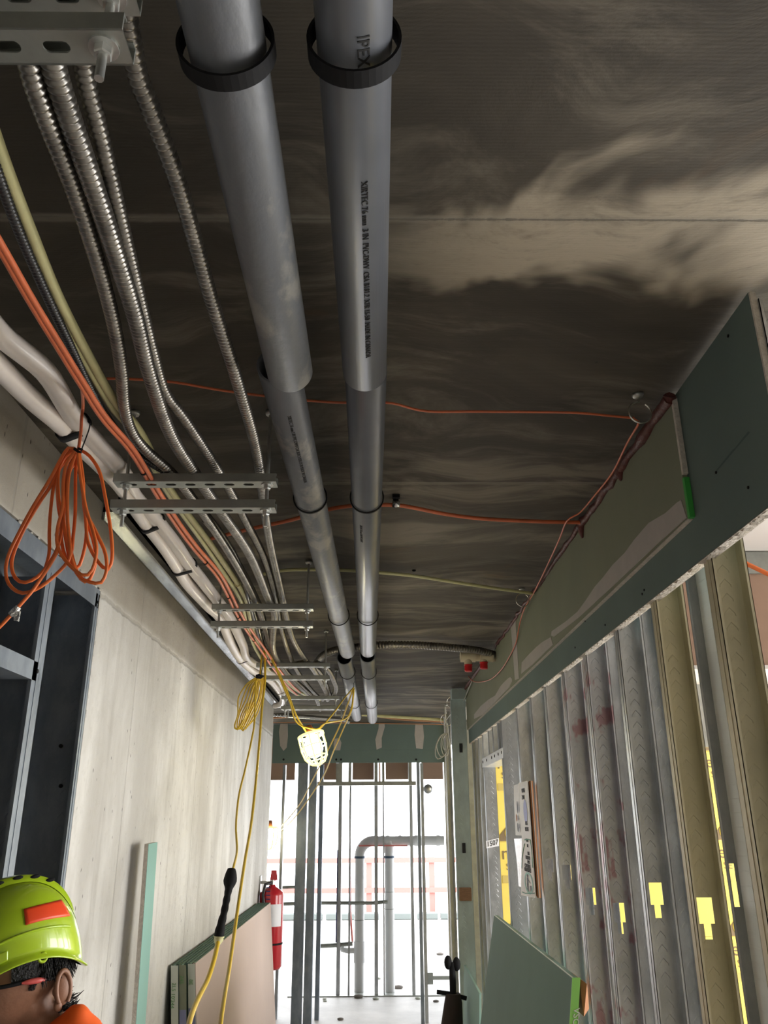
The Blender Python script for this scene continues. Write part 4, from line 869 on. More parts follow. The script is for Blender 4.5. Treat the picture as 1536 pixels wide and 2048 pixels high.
# ================================================================= LEANING BOARDS
def slab(name, top_a, top_b, bot_a, bot_b, th, m, par):
    "board whose visible face has the four corners given; thickness th towards the wall"
    return MB().prism([top_a, top_b, bot_b, bot_a], th).build(name, m, par)
XT = -.800; ZT = -.60; n = 6
ya = at(392, 1915, X=XT).y; yb = 6.95
offs = 0
for i in range(n):
    dx = -i*.0165; jog = (0, -.02, .0, -.05, -.03, -.06)[i]
    t = thing('gypsum_board', (XT+dx+.1, (ya+yb)/2, FZ), ['front gypsum board of the leaning stack at left, pale brown back paper showing', 'second board of the leaning stack at left, green edge on top', 'third board of the leaning stack at left', 'fourth board of the leaning stack at left', 'fifth board of the leaning stack at left', 'rearmost board of the leaning stack at left, next to the concrete wall'][i], 'drywall', 'gypsum boards leaning on the left wall')
    A = V(XT+dx, ya+jog, ZT); B = V(XT+dx, yb+jog*.5, ZT); C_ = V(XT+dx+.12, yb+jog*.5, FZ+.001); D = V(XT+dx+.12, ya+jog, FZ+.001)
    slab('board_core', A, B, D, C_, (-.0125, 0, 0), M['pinkp' if i == 0 else 'mint2'], t)
    MB().prism([A+V(-.003, .002, .0015), B+V(-.003, 0, .0015), B+V(-.0105, 0, .0015), A+V(-.0105, .002, .0015)], (0, 0, -.003)).build('green_edge', M['dedge'], t)
    if i in (1, 3, 5):   # end tape bundles the boards in pairs
        w_ = .029; Y0 = ya+jog-.004
        tl = lambda f, s_: (XT+dx+.12*f+s_, Y0, ZT+(FZ-ZT)*f)
        MB().prism([tl(0, -.013), tl(0, .018), tl(1, .018), tl(1, -.013)], (0, .002, 0)).build('end_tape', M['whitet' if i != 3 else 'olive'], t)
        for f0, f1 in ((.13, .19), (.235, .29)):
            f0 += .0 if i != 5 else .10; f1 += 0 if i != 5 else .10
            MB().prism([V(*tl(f0, -.012))-V(0, .001, 0), V(*tl(f0, .017))-V(0, .001, 0), V(*tl(f1, .017))-V(0, .001, 0), V(*tl(f1, -.012))-V(0, .001, 0)], (0, .001, 0)).build('violet_band', M['bluet'], t)
        for f0, s_ in (((.045, '8E'), (.36, '8.8'), (.5, '8.8')) if i == 1 else (((.03, "245"), (.5, '8.8')) if i == 3 else ((.05, "2L5 10'244"), (.55, '8.12')))):
            q = V(*tl(f0, -.006))-V(0, .0015, 0); text_obj(s_, .022, M['greeni'], 'tape_lettering', q, (0, 0, -1), (1, 0, 0), t)
# narrow offcut leaning on the left wall
t = thing('board_offcut', (-.8, 3.35, FZ), 'tall narrow strip of mint green gypsum board leaning upright on the left concrete wall', 'drywall')
A = at(289, 1688, X=-.86); D = at(262, 2060, Y=A.y)
q = at(262, 2060, X=A.x+.06); D = V(A.x+(at(262, 2060, Y=A.y).x-A.x), A.y, at(262, 2060, Y=A.y).z); sl = (D-A)/(A.z-D.z); D = A+sl*(A.z-FZ)
B = at(311, 1684, Y=A.y+.05)
B = V(A.x+.014, A.y+.19, A.z); 
pr = [A, A+V(.0145, -.001, 0), A+V(.0145, .13, .003), A+V(0, .13, .003)]
mb = MB(); mb.prism(pr, D-A); mb.build('board_core', M['core'], t)
mb = MB(); mb.prism([A+V(.0148, 0, .0), A+V(.0158, 0, 0), A+V(.0158, .132, .003), A+V(.0148, .132, .003)], D-A); mb.build('green_face', mat('mint_paper', (.25, .44, .375), .8), t)
# right green boards
A = at(985, 1830, X=.70); B = at(1150, 1955, X=.70); zt = (A.z+B.z)/2
t = thing('gypsum_board', (.6, (A.y+B.y)/2, FZ), 'large green gypsum board leaning on the right studs, lime edge tape on its near edge', 'drywall')
A = V(.70, at(985, 1830, Z=zt).y, zt); B = V(.70, at(1150, 1955, Z=zt).y, zt)
sx = (at(1131, 2048, Y=B.y).x-B.x)/(B.z-at(1131, 2048, Y=B.y).z); dn = (zt-FZ)
sx = -.16
yl = at(915, 2048, X=.70+sx*.75).y
C_ = V(.70+sx*dn, A.y+.3, FZ); D = V(.70+sx*dn, B.y-.02, FZ)
slab('board_core', A, B, C_, D, (.0125, 0, 0), M['mint2'], t)
slab('second_ply', A+V(.013, .03, -.004), B+V(.013, .01, -.004), C_+V(.013, .03, 0), D+V(.013, .01, 0), (.0125, 0, 0), M['mint2'], t)
E0 = B+V(-.001, -.004, 0); E1 = D+V(-.001, -.004, 0)
MB().prism([E0, E0+V(.029, 0, 0), E1+V(.029, 0, 0), E1], (0, .003, 0)).build('lime_edge_tape', M['limet'], t)
text_obj('VSON', .03, M['whitet'], 'tape_lettering', E0+V(.004, -.001, -.05)+(E1-E0)*.03, (E1-E0).normalized(), (1, 0, 0), t)
MB().prism([A+V(-.0005, 0, .001), B+V(-.0005, 0, .001), B+V(.003, 0, .001), A+V(.003, 0, .001)], (0, 0, -.003)).build('pale_edge', M['whitet'], t)
mb = MB().prism([B+V(.028, .02, -.005), B+V(.05, .0, -.02), B+V(.055, .02, -.1), B+V(.03, .0, -.12)], (0, .12, .0)); mb.build('torn_brown_corner', M['cardb'], t)
A = at(928, 1930, Y=6.1); B = at(958, 1946, Y=5.6)
t = thing('gypsum_board', (.58, 5.8, FZ), 'smaller darker green gypsum board standing behind the large leaning board', 'drywall')
z_ = A.z; A = V(.645, at(928, 1930, X=.645).y, at(928, 1930, X=.645).z); B = V(.645, A.y-.9, A.z-.02)
slab('board_core', A, B, V(.60, A.y+.05, FZ), V(.60, B.y, FZ), (.013, 0, 0), M['mint'], t)
# black handled tool
by = 6.3; q = at(905, 1950, Y=by); bx = q.x
t = thing('black_handled_tool', (bx, by, FZ), 'black tool with knobbed top and crossbar over a dark wrapped body beside the green boards', 'tool')
zt = at(905, 1925, Y=by).z; zc = at(905, 1987, Y=by).z
MB().cyl((bx, by, zc), (bx, by, zt), .022, 14).build('shaft', M['black'], t)
MB().sphere((bx-.028, by, zt), .034, 8, (.8, .8, 1.3)).sphere((bx+.03, by, zt-.01), .034, 8, (.8, .8, 1.3)).build('knobs', M['black'], t)
MB().tube([V(bx-.11, by, zc+.01), V(bx-.03, by, zc-.0), V(bx+.09, by, zc-.03)], .014, 10).build('crossbar', M['black'], t)
MB().tube([V(bx, by, zc), V(bx, by, zc-.05), V(bx-.02, by, zc-.25), V(bx-.06, by, zc-.55), V(bx-.08, by, FZ)], [.05, .06, .08, .09, .09], 14).build('wrapped_body', M['darkcl'], t)

# ================================================================= FIRE EXTINGUISHER
cx_, cy_ = at(541, 1860, Y=7.1).x, 7.1; r_ = .095; zt = at(545, 1790, Y=7.1).z; zb = at(545, 1938, Y=7.1).z
t = thing('fire_extinguisher', (cx_, cy_, zb), 'red fire extinguisher with white label hanging on the left wall beyond stacked boards', 'fire extinguisher')
MB().lathe([(0, 0), (r_*.85, 0), (r_, .02), (r_, zt-zb), (r_*.95, zt-zb+.02), (r_*.6, zt-zb+.045), (.03, zt-zb+.06), (.022, zt-zb+.075), (0, zt-zb+.08)], (cx_, cy_, zb), n=32).build('cylinder', M['red'], t)
mb = MB(); vs = []; zl0, zl1 = zb+.30, zt-.06
for k in range(13):
    a_ = -PI/2-.45+1.5*k/12
    for z_ in (zl0, zl1): vs.append((cx_+math.cos(a_)*(r_+.001), cy_+math.sin(a_)*(r_+.001), z_))
mb.add(vs, [(2*k, 2*k+2, 2*k+3, 2*k+1) for k in range(12)], True).build('paper_label', M['paper'], t)
mb = MB()
for k in range(9):
    a_ = -PI/2-.38; z_ = zl0+.05+k*.028; L_ = .35
    vs = [(cx_+math.cos(a_+u)*(r_+.0016), cy_+math.sin(a_+u)*(r_+.0016), z_+v) for u, v in ((0, 0), (L_, 0), (L_, .008), (0, .008))]; mb.add(vs, [(0, 1, 2, 3)])
mb.build('label_print', M['navy'], t)
MB().lathe([(r_+.001, 0), (r_+.003, .002), (r_+.003, .012), (r_+.001, .014)], (cx_, cy_, zb+.17), n=32).build('strap_band', M['black'], t)
zz = zt+.06; MB().cyl((cx_, cy_, zz), (cx_, cy_, zz+.05), .02, 12).build('valve', M['steel'], t)
MB().prism([(cx_-.02, cy_-.012, zz+.03), (cx_+.04, cy_-.012, zz+.05), (cx_+.03, cy_-.012, zz+.12), (cx_-.01, cy_-.012, zz+.12)], (0, .024, 0)).build('handle', M['red'], t)
MB().tube([V(cx_, cy_-.02, zz+.03), V(cx_-.05, cy_-.05, zz+.02), V(cx_-.06, cy_-.09, zz-.05), V(cx_-.045, cy_-.105, zz-.15), V(cx_-.05, cy_-.105, zz-.3)], .012, 10).build('hose', M['blackd'], t)
MB().box(-.91, cx_, cy_+.01, cy_+.03, zt+.08, zt+.1).box(-.91, -.90, cy_-.03, cy_+.05, zt+.0, zt+.14).build('wall_hook', M['steel'], t)

# ================================================================= ORANGE COIL
ZO = lambda L, y: [at(x/5.12, 860+v/5.12, Y=y) for x, v in L]
t = thing('orange_cable_coil', (-.63, 1.55, .40), 'bundled coil of bright orange cable hanging from the white pipes at upper left', 'cable coil')
loops = [([(800, 215), (740, 180), (690, 190), (610, 320), (520, 490), (330, 800), (200, 1040), (95, 1260), (58, 1420), (85, 1570), (200, 1665), (330, 1648), (480, 1560), (670, 1380), (720, 1250), (690, 900), (700, 500), (770, 250)], 1.545),
 ([(800, 205), (700, 225), (610, 380), (525, 560), (370, 800), (235, 1040), (135, 1280), (122, 1430), (175, 1535), (270, 1560), (400, 1490), (520, 1340), (600, 1170), (640, 900), (600, 700), (600, 420), (690, 250), (800, 215)], 1.555),
 ([(790, 220), (620, 380), (560, 520), (520, 800), (505, 1050), (505, 1250), (470, 1400), (450, 1470)], 1.56),
 ([(790, 200), (690, 330), (650, 500), (640, 800), (590, 1000), (592, 1200), (700, 1370), (850, 1490), (940, 1440), (988, 1250), (965, 1080), (880, 800), (820, 450), (800, 240)], 1.54),
 ([(810, 230), (850, 500), (870, 800), (980, 1040), (1075, 1250), (1092, 1430), (1040, 1560), (950, 1565), (800, 1490), (715, 1250), (650, 900), (690, 500), (775, 230)], 1.55),
 ([(830, 208), (920, 270), (1020, 430), (1080, 700), (1130, 1000), (1150, 1250), (1130, 1400), (1080, 1425), (990, 1330), (900, 1150), (880, 950), (860, 700), (820, 350), (805, 240)], 1.565),
 ([(800, 230), (775, 420), (770, 850), (745, 1130), (735, 1240), (690, 1330), (640, 1200), (625, 1000), (660, 700), (700, 420), (785, 240)], 1.57),
 ([(800, 240), (760, 350), (680, 500), (690, 900), (720, 1200), (780, 1430), (850, 1550), (920, 1530), (980, 1350), (960, 1150), (870, 850), (840, 500), (805, 250)], 1.575),
 ([(780, 200), (640, 330), (590, 460), (600, 800), (660, 1050), (720, 1350), (790, 1420), (850, 1280), (885, 1050), (865, 760), (825, 420)], 1.58)]
for k, (L, y) in enumerate(loops): MB().tube(smooth_path(ZO(L, y), .012), .0036, 8).build('cable_loop', M['orange'], t)
MB().tube(smooth_path(ZO([(600, 1170), (575, 1270), (500, 1400), (400, 1550), (320, 1660), (170, 1830), (60, 1950), (-30, 2040), (-250, 2200)], 1.54), .012), .0036, 8).build('loose_end', M['orange'], t)
MB().tube(smooth_path([*ZO([(800, 220), (815, 120), (830, 0), (835, -120), (850, -260)], 1.56), at(163, 765, Z=.80)], .012), .0036, 8).build('cable_drop', M['orangec'], t)
MB().tube(ZO([(760, 190), (800, 220), (830, 230), (840, 200), (800, 190)], 1.535), .003, 6).tube(ZO([(835, 200), (870, 110), (910, 0), (925, -70)], 1.55), .0015, 6).build('black_tie', M['black'], t)
a, b_ = ZO([(140, 1850)], 1.54)[0], ZO([(175, 1900)], 1.54)[0]
MB().tube(ZO([(190, 1810), (150, 1860), (105, 1895)], 1.54), [.006, .0075, .006], 8).prism(ZO([(140, 1860), (205, 1855), (185, 1955), (140, 1950)], 1.535), (0, .004, 0)).build('foil_tape', M['silver'], t)

# ================================================================= YELLOW CORD COIL, CORDS, LAMP
Zk = lambda L, y: [at(420+a/5.12, 1180+b/5.12, Y=y) for a, b in L]
t = thing('yellow_cord_coil', (-.62, 4.25, .38), 'coil of yellow extension cord hanging from the fourth trapeze against the left wall', 'cord coil')
random.seed(4)
for k, (lm, lb, xb, yb_, rm_) in enumerate(((290, 285, 262, 1432, 395), (335, 290, 256, 1420, 425), (372, 300, 285, 1430, 455), (405, 325, 305, 1425, 470), (430, 345, 322, 1440, 498), (455, 372, 338, 1432, 512), (480, 398, 355, 1410, 530))):
    y = 4.22+.014*k; xt = 455+k*12
    L = [(520, 890), (xt, 905), ((xt+lm)/2-10, 980), (lm, 1110), (lb, 1270), (xb-8, 1395), (xb+8, yb_), (xb+34, yb_-18), (lb+75, 1290), (rm_, 1130), ((rm_+xt+40)/2, 990), (xt+25, 915), (530, 890)]
    MB().tube(smooth_path(Zk(L, y), .015), .0036, 8).build('cord_loop', M['yellow'], t)
MB().tube(Zk([(470, 880), (500, 870), (550, 885), (520, 900), (470, 890)], 4.2), .006, 6).tube(Zk([(520, 880), (540, 780), (560, 640), (545, 560), (560, 460)], 4.3), .002, 6).build('wire_tie', M['black'], t)
# cord going down and forward: vertical one with black taped plug
t = thing('extension_cord', (-.5, 3.2, -.6), 'yellow extension cord with black taped plug joint hanging in front of the left wall', 'cord')
MB().tube(smooth_path(pix([(511, 1362, 4.22), (509, 1440, 4.1), (503, 1480, 4.0), (490, 1540, 3.85), (478, 1590, 3.7), (472, 1650, 3.5), (474, 1700, 3.35), (468, 1730, 3.2), (463, 1748, 3.15)], Y=1), .02), .0045, 8).build('thin_cord', M['yellow'], t)
P = smooth_path(pix([(463, 1738, 3.15), (461, 1756, 3.14), (458, 1775, 3.13), (455, 1790, 3.1), (448, 1825, 3.05), (441, 1855, 3.02), (437, 1878, 3.0)], Y=1), .01)
R = []
for k in range(len(P)):
    f = k/(len(P)-1); R.append(.012+.012*math.exp(-((f-.13)/.1)**2)+.001*math.sin(k*1.7)+(.006*max(0, f-.7)/.3))
MB().tube(P, R, 12).build('taped_plug', M['black'], t)
MB().tube(pix([(438, 1872, 3.0), (437, 1880, 3.0), (435, 1888, 2.99)], Y=1), [.018, .016, .009], 12).build('socket_collar', M['cream'], t)
MB().tube(smooth_path(pix([(436, 1885, 2.99), (428, 1920, 2.9), (415, 1960, 2.8), (395, 2000, 2.65), (380, 2040, 2.5), (376, 2080, 2.4), (380, 2200, 2.2), (400, 2450, 2.0)], Y=1), .02), .0075, 10).build('thick_cord', M['yellow'], t)
cable('extension_cord', [(529, 1300, 4.3), (530, 1360, 4.25), (524, 1414, 4.2), (519, 1480, 4.05), (512, 1560, 3.85), (502, 1650, 3.6), (490, 1720, 3.35), (478, 1800, 3.1), (468, 1870, 2.9), (458, 1940, 2.7), (448, 2000, 2.5), (440, 2060, 2.35), (430, 2200, 2.1)], .0058, M['yellow'],
      'long yellow cord hanging to the bottom of the picture right of the taped plug', 'cord', plane={'Y': 1}, step=.02)
LC = at(629, 1500, Y=4.45)
cable('extension_cord', [(520, 1350, 4.2), (524, 1310, 4.3), (532, 1298, 4.32), (545, 1320, 4.33), (563, 1365, 4.35), (580, 1405, 4.38), (588, 1435, 4.4), (600, 1450, 4.42), (625, 1458, 4.42), (636, 1458, 4.45), (650, 1447, 4.6), (690, 1438, 5.2), (703, 1415, 5.3), (707, 1375, 5.4)], .0042, M['yellow'], 'yellow cord swagging from the coil hook past the lamp to the left drain pipe', 'cord', plane={'Y': 1}, step=.02)
cable('extension_cord', [(530, 1298, 4.34), (552, 1335, 4.36), (575, 1385, 4.38), (592, 1430, 4.4), (612, 1463, 4.45)], .0052, M['yellow'], 'yellow cord running down into the socket of the caged lamp', 'cord', plane={'Y': 1}, step=.02)
cable('extension_cord', [(707, 1375, 5.4), (690, 1395, 5.2), (668, 1425, 4.9), (645, 1452, 4.55), (630, 1466, 4.47)], .0042, M['yellow'], 'yellow cord rising from the lamp socket to the left drain pipe', 'cord', plane={'Y': 1}, step=.02)
cable('extension_cord', [(707, 1375, 5.4), (695, 1410, 5.6), (680, 1450, 5.9), (656, 1500, 6.3), (625, 1560, 7.0), (600, 1608, 7.7), (565, 1650, 8.4), (548, 1664, 8.7)], .0052, M['yellow'], 'upper of two yellow cords slanting down to the farther lamp', 'cord', plane={'Y': 1}, step=.03)
cable('extension_cord', [(708, 1378, 5.42), (703, 1420, 5.6), (690, 1450, 5.9), (668, 1500, 6.3), (645, 1555, 7.0), (600, 1622, 7.8), (570, 1655, 8.4), (550, 1668, 8.7)], .0052, M['yellow'], 'lower of two yellow cords slanting down to the farther lamp', 'cord', plane={'Y': 1}, step=.03)
t = thing('cord_hook', at(707, 1372, Y=5.4), 'thin black wire holding the yellow cords to the left drain pipe', 'wire')
a = at(707, 1376, Y=5.4); MB().tube([a, V(a.x, a.y, a.z+.05), V(a.x+.01, a.y, .84)], .002, 6).build('wire', M['black'], t)
def lamp(c, ax, s, label, power):
    ax = Vector(ax).normalized(); t = thing('cage_lamp', c-V(0, 0, .1*s), label, 'lamp')
    top = c-ax*.085*s
    MB().lathe([(0, -.045*s), (.018*s, -.045*s), (.024*s, -.01*s), (.03*s, .01*s), (0, .012*s)], top, ax, 16).build('socket', M['socket'], t)
    g = MB().lathe([(.02*s, 0), (.032*s, .02*s), (.045*s, .05*s), (.046*s, .09*s), (.03*s, .12*s), (0, .13*s)], top, ax, 20).build('glowing_bulb', M['lampg'], t)
    cg = MB(); cg.lathe([(.062*s, .0), (.072*s, .003*s), (.072*s, .016*s), (.062*s, .016*s), (.062*s, 0)], top, ax, 24)
    u = ax.orthogonal().normalized(); w_ = ax.cross(u)
    for k in range(9):
        a_ = 2*PI*k/9; d = u*math.cos(a_)+w_*math.sin(a_)
        cg.tube([top+d*.067*s+ax*.01*s, top+d*.068*s+ax*.08*s, top+d*.06*s+ax*.125*s, top+d*.04*s+ax*.155*s, top+d*.008*s+ax*.168*s], .0045*s, 6)
    for rr, hh in ((.068, .07), (.058, .128)): cg.lathe([((rr-.003)*s, (hh-.003)*s), ((rr+.003)*s, (hh-.003)*s), ((rr+.003)*s, (hh+.003)*s), ((rr-.003)*s, (hh+.003)*s), ((rr-.003)*s, (hh-.003)*s)], top, ax, 24)
    cg.build('guard_cage', M['cage'], t)
    l = bpy.data.lights.new('bulb_light', 'POINT'); l.energy = power; l.color = (1, .82, .55); l.shadow_soft_size = .03
    lo = bpy.data.objects.new('bulb_light', l); COL.objects.link(lo); lo.location = c-ax*.02*s+V(0, 0, H); return t
a = at(612, 1475, Y=4.45); b_ = at(650, 1530, Y=4.45)
lamp(at(629, 1499, Y=4.45), (.30, -.15, -1), 1.0, 'lit work lamp in a pale yellow cage hanging below the yellow cords', 5)
lamp(at(538, 1676, Y=8.6), (0, 0, -1), 1.25, 'farther lit cage lamp at the end of the left wall', 6)
# white coil by the column
t = thing('white_wire_coil', at(885, 1500, Y=8.0), 'coil of thin white wire hanging by the far corner column', 'cable coil')
Z12 = lambda L, y: [at(840+a_/12.8, 1400+b/12.8, Y=y) for a_, b in L]
for L in ([(690, 850), (600, 860), (500, 950), (420, 1120), (385, 1300), (400, 1450), (450, 1510), (560, 1470), (660, 1350), (700, 1150), (710, 950), (695, 860)], [(690, 850), (560, 900), (440, 1080), (420, 1200), (460, 1350), (540, 1460), (640, 1400), (700, 1200), (740, 1000), (700, 860)],
          [(690, 860), (590, 900), (540, 1050), (540, 1220), (600, 1400), (690, 1440), (730, 1250), (740, 1050), (700, 870)], [(700, 860), (600, 950), (580, 1150), (620, 1280), (700, 1330), (745, 1180), (730, 950)]):
    MB().tube(smooth_path(Z12(L, 7.9), .03), .005, 6).build('wire_loop', M['greyc'], t)
q = Z12([(650, 580)], 7.9)[0]; MB().tube([V(q.x, 7.9, CZ), q]+Z12([(690, 700), (690, 850)], 7.9), .007, 6).tube(Z12([(700, 600), (720, 850), (750, 1050), (800, 1560)], 7.9), .006, 6).build('hanging_wires', M['greyc'], t)

# ================================================================= WORKER
hc = V(-.762, 1.95, -.270)                       # centre of the hat rim
ang = math.radians(40)
fwd = V(-math.cos(ang), -math.sin(ang), 0); lft = V(math.sin(ang), -math.cos(ang), 0); upv = V(0, 0, 1)
tilt = math.radians(9); fT = (fwd*math.cos(tilt)-upv*math.sin(tilt)); uT = (upv*math.cos(tilt)+fwd*math.sin(tilt))
def L3(f, l, u, o=hc): return o+fT*f+lft*l+uT*u
t = thing('person', (-.6, 1.97, FZ), 'worker in lime hard hat, safety glasses and orange vest at the lower left corner', 'person')
body = MB()
# head: skull, face, jaw
n1, n2 = 40, 56; vs = []; fs_ = []; co = V(0, 0, 0)
def headpt(th, ph):
    # th from crown, ph around; f = cos(ph)
    f = math.sin(th)*math.cos(ph); l = math.sin(th)*math.sin(ph); u = math.cos(th)
    x = f*.098; y = l*.078; z = u*.118
    if u < 0:
        k = -u; x = x*(1-.10*k)+.022*k; y *= 1-.42*k**1.3; z *= 1.02
        if f < 0: x *= 1-.25*k
    fr = max(0, f)**6*max(0, 1-abs(l)*2.2)
    zz = z
    nose = math.exp(-((zz+.018)/.022)**2)*math.exp(-(y/.013)**2); bridge = math.exp(-((zz-.008)/.02)**2)*math.exp(-(y/.01)**2)
    brow = math.exp(-((zz-.028)/.012)**2)*math.exp(-(y/.045)**2); eye = math.exp(-((zz-.008)/.012)**2)*(math.exp(-((y-.032)/.014)**2)+math.exp(-((y+.032)/.014)**2))
    chin = math.exp(-((zz+.10)/.016)**2)*math.exp(-(y/.02)**2); lips = math.exp(-((zz+.058)/.009)**2)*math.exp(-(y/.022)**2); cheek = math.exp(-((zz+.02)/.02)**2)*(math.exp(-((y-.045)/.015)**2)+math.exp(-((y+.045)/.015)**2))
    if f > 0: x += nose*.024+bridge*.01+brow*.006-eye*.010+chin*.010+lips*.006+cheek*.004
    return (x, y, z)
for i in range(n1+1):
    for k in range(n2):
        x, y, z = headpt(PI*i/n1, 2*PI*k/n2); vs.append(L3(x-.012, y, z-.030))
for i in range(n1):
    for k in range(n2): fs_.append((i*n2+k, (i+1)*n2+k, (i+1)*n2+(k+1) % n2, i*n2+(k+1) % n2))
body.add(vs, fs_, True)
def limb(P, R, n=16):
    body.tube(smooth_path(P, .03), [1]*2, n) if False else None
    Q = smooth_path(P, .025); L = [0]
    for a, b in zip(Q, Q[1:]): L.append(L[-1]+(b-a).length)
    PL_ = [0]
    for a, b in zip(P, P[1:]): PL_.append(PL_[-1]+(b-a).length)
    rr = []
    for s in L:
        s = s/L[-1]*PL_[-1]; j = 0
        while j < len(P)-2 and PL_[j+1] < s: j += 1
        f = min(1, max(0, (s-PL_[j])/(PL_[j+1]-PL_[j]))); rr.append(R[j]*(1-f)+R[j+1]*f)
    return Q, rr
def addlimb(mb, P, R, n=16):
    Q, rr = limb([Vector(p) for p in P], R); mb.tube(Q, rr, n); mb.sphere(Q[0], rr[0], 8); mb.sphere(Q[-1], rr[-1], 8)
tc = V(-.60, 1.98, -.70)
addlimb(body, [L3(-.02, 0, -.08), L3(-.045, 0, -.14), V(-.62, 1.97, -.50)], [.058, .056, .07])
rz = Matrix.Rotation(0, 3, 'Z')
body.sphere(tc+V(0, 0, -.02), .12, 14, (1.0, 1.65, 2.0)); body.sphere(V(-.59, 1.98, -.98), .12, 12, (.95, 1.3, 1.5))
sh = lambda s: V(-.60, 1.98+s*.16, -.56)
def hand(mb, wrist, s):
    pal = wrist+V(-.01, 0, -.055); mb.sphere(pal, .04, 10, (.42, .95, 1.15))
    for k, (dy, ln) in enumerate(((-.028, .068), (-.009, .076), (.010, .072), (.028, .056))):
        b0 = pal+V(-.004, dy, -.030); mb_p = [b0, b0+V(-.006, dy*.08, -ln*.45), b0+V(-.018, dy*.1, -ln*.8), b0+V(-.030, dy*.1, -ln)]
        addlimb(mb, mb_p, [.0098, .0092, .0085, .0078], 10)
    b0 = pal+V(-.01, -s*.030, .02); addlimb(mb, [b0, b0+V(-.016, -s*.018, -.025), b0+V(-.028, -s*.018, -.052)], [.012, .0105, .009], 10)
for s in (-1, 1):
    el = V(-.56, 1.98+s*.225, -.85); wr = V(-.62, 1.98+s*.225, -1.08)
    addlimb(body, [sh(s), el], [.055, .043]); addlimb(body, [el, wr], [.042, .027]); addlimb(body, [wr, wr+V(-.012, 0, -.05)], [.027, .028]); hand(body, wr+V(-.008, 0, -.02), s)
    hip = V(-.59, 1.98+s*.09, -1.06); kn = V(-.61, 1.98+s*.10, -1.46); an = V(-.57, 1.98+s*.10, -1.83)
    addlimb(body, [hip, kn], [.088, .058]); addlimb(body, [kn, an], [.058, .040]); addlimb(body, [an, an+V(-.08, 0, -.045), an+V(-.15, 0, -.055)], [.042, .036, .03])
bo = body.build('body', M['skin'], t); rm = bo.modifiers.new('r', 'REMESH'); rm.mode = 'VOXEL'; rm.voxel_size = .0045; rm.use_smooth_shade = True
sm_ = bo.modifiers.new('s', 'SMOOTH'); sm_.factor = .5; sm_.iterations = 2
# ear
ec = L3(-.066, .070, -.070)
ear = MB(); er = []
for k in range(19):
    a_ = -1.0+(2*PI-1.3)*k/18; er.append(ec+fT*(-.006+.016*math.cos(a_)*-1)+uT*(.033*math.sin(a_)+.002)+lft*(.012-.004*math.cos(a_)))
ear.tube(er, [.0042+.0012*math.sin(PI*k/18) for k in range(19)], 8)
ear.sphere(ec+lft*.003-fT*.002, .024, 8, (1, 1, 1), None) if False else None
rotE = Matrix((fT, lft, uT)).transposed()
ear.sphere(ec+lft*.004-fT*.006, .02, 10, (.9, .45, 1.6), rotE); ear.sphere(ec+fT*.004-uT*.030+lft*.006, .009, 8, (1, .7, 1.2), rotE); ear.sphere(ec+fT*.010-uT*.002+lft*.006, .006, 8, (.8, .7, 1.4), rotE)
ear.build('ear', M['skin'], t)
# hair
hair = MB(); vs = []; fs_ = []; n1, n2 = 22, 40; rows = []
random.seed(2)
for i in range(n1+1):
    for k in range(n2):
        ph = 1.15+(2*PI-2.3)*k/(n2-1); th = .5+(1.62+.42*math.exp(-((ph-PI)/1.0)**2)-.5)*i/n1
        x, y, z = headpt(th, ph); g_ = 1.07+random.uniform(0, .012); vs.append(L3(x*g_-.014, y*g_, z-.028))
for i in range(n1):
    for k in range(n2-1): fs_.append((i*n2+k, (i+1)*n2+k, (i+1)*n2+k+1, i*n2+k+1))
hair.add(vs, fs_, True)
for k in range(260):
    ph = random.uniform(1.7, 2*PI-1.7); th = random.uniform(1.45, 1.98) if abs(ph-PI) < .9 else random.uniform(1.3, 1.62); x, y, z = headpt(th, ph)
    p = L3(x*1.05-.014, y*1.05, z-.028); d = (L3(x*1.3, y*1.3, z-.01)-L3(x, y, z)).normalized()
    hair.tube([p, p+d*.006+V(0, 0, -.008), p+d*.014+V(0, 0, -.02)], [.0028, .002, .0004], 5)
for k in range(40):
    p = L3(-.082+random.uniform(-.01, .01), .02+random.uniform(-.03, .05), -.108+random.uniform(-.012, .015)); hair.tube([p, p-fT*.014+V(0, 0, .001), p-fT*random.uniform(.022, .034)+V(0, 0, random.uniform(-.004, .012))], [.003, .0022, .0004], 5)
for k in range(260):
    th = 1.4+.36*random.random(); ph = random.gauss(1.62, .055*(2.15-th)); x, y, z = headpt(th, ph); p = L3(x*1.02-.012, y*1.02, z-.03); hair.tube([p, p+V(0, 0, -.005)], [.0026, .0008], 5)
hair.build('hair', M['hair'], t)
# hard hat
def hat(ph, th, off=0.0):
    "ph 0 = front; th 0 = crown, 1 = rim"
    f = math.cos(ph); l = math.sin(ph); a_ = th*PI/2
    rf = .138 if f < 0 else .142; rl = .112; hgt = .148
    prof = math.sin(min(a_, PI/2))**.92; rim = -.012-.028*max(0, -f)**2.0-.022*max(0, f)**2+.032*(1-f*f)**1.2
    x = f*(rf+off)*prof; y = l*(rl+off)*prof; z = rim+(hgt+off-rim*.0)*math.cos(a_)**.93*(1-rim/hgt*0)
    z = rim*th**2.5+(hgt+off)*math.cos(a_)**.95 if th < 1 else rim
    return L3(x, y, z)
hm = MB(); vs = []; fs_ = []; n1, n2 = 30, 72
for i in range(n1+1):
    for k in range(n2):
        ph = 2*PI*k/n2; th = i/n1
        vs.append(hat(ph, th, .0))
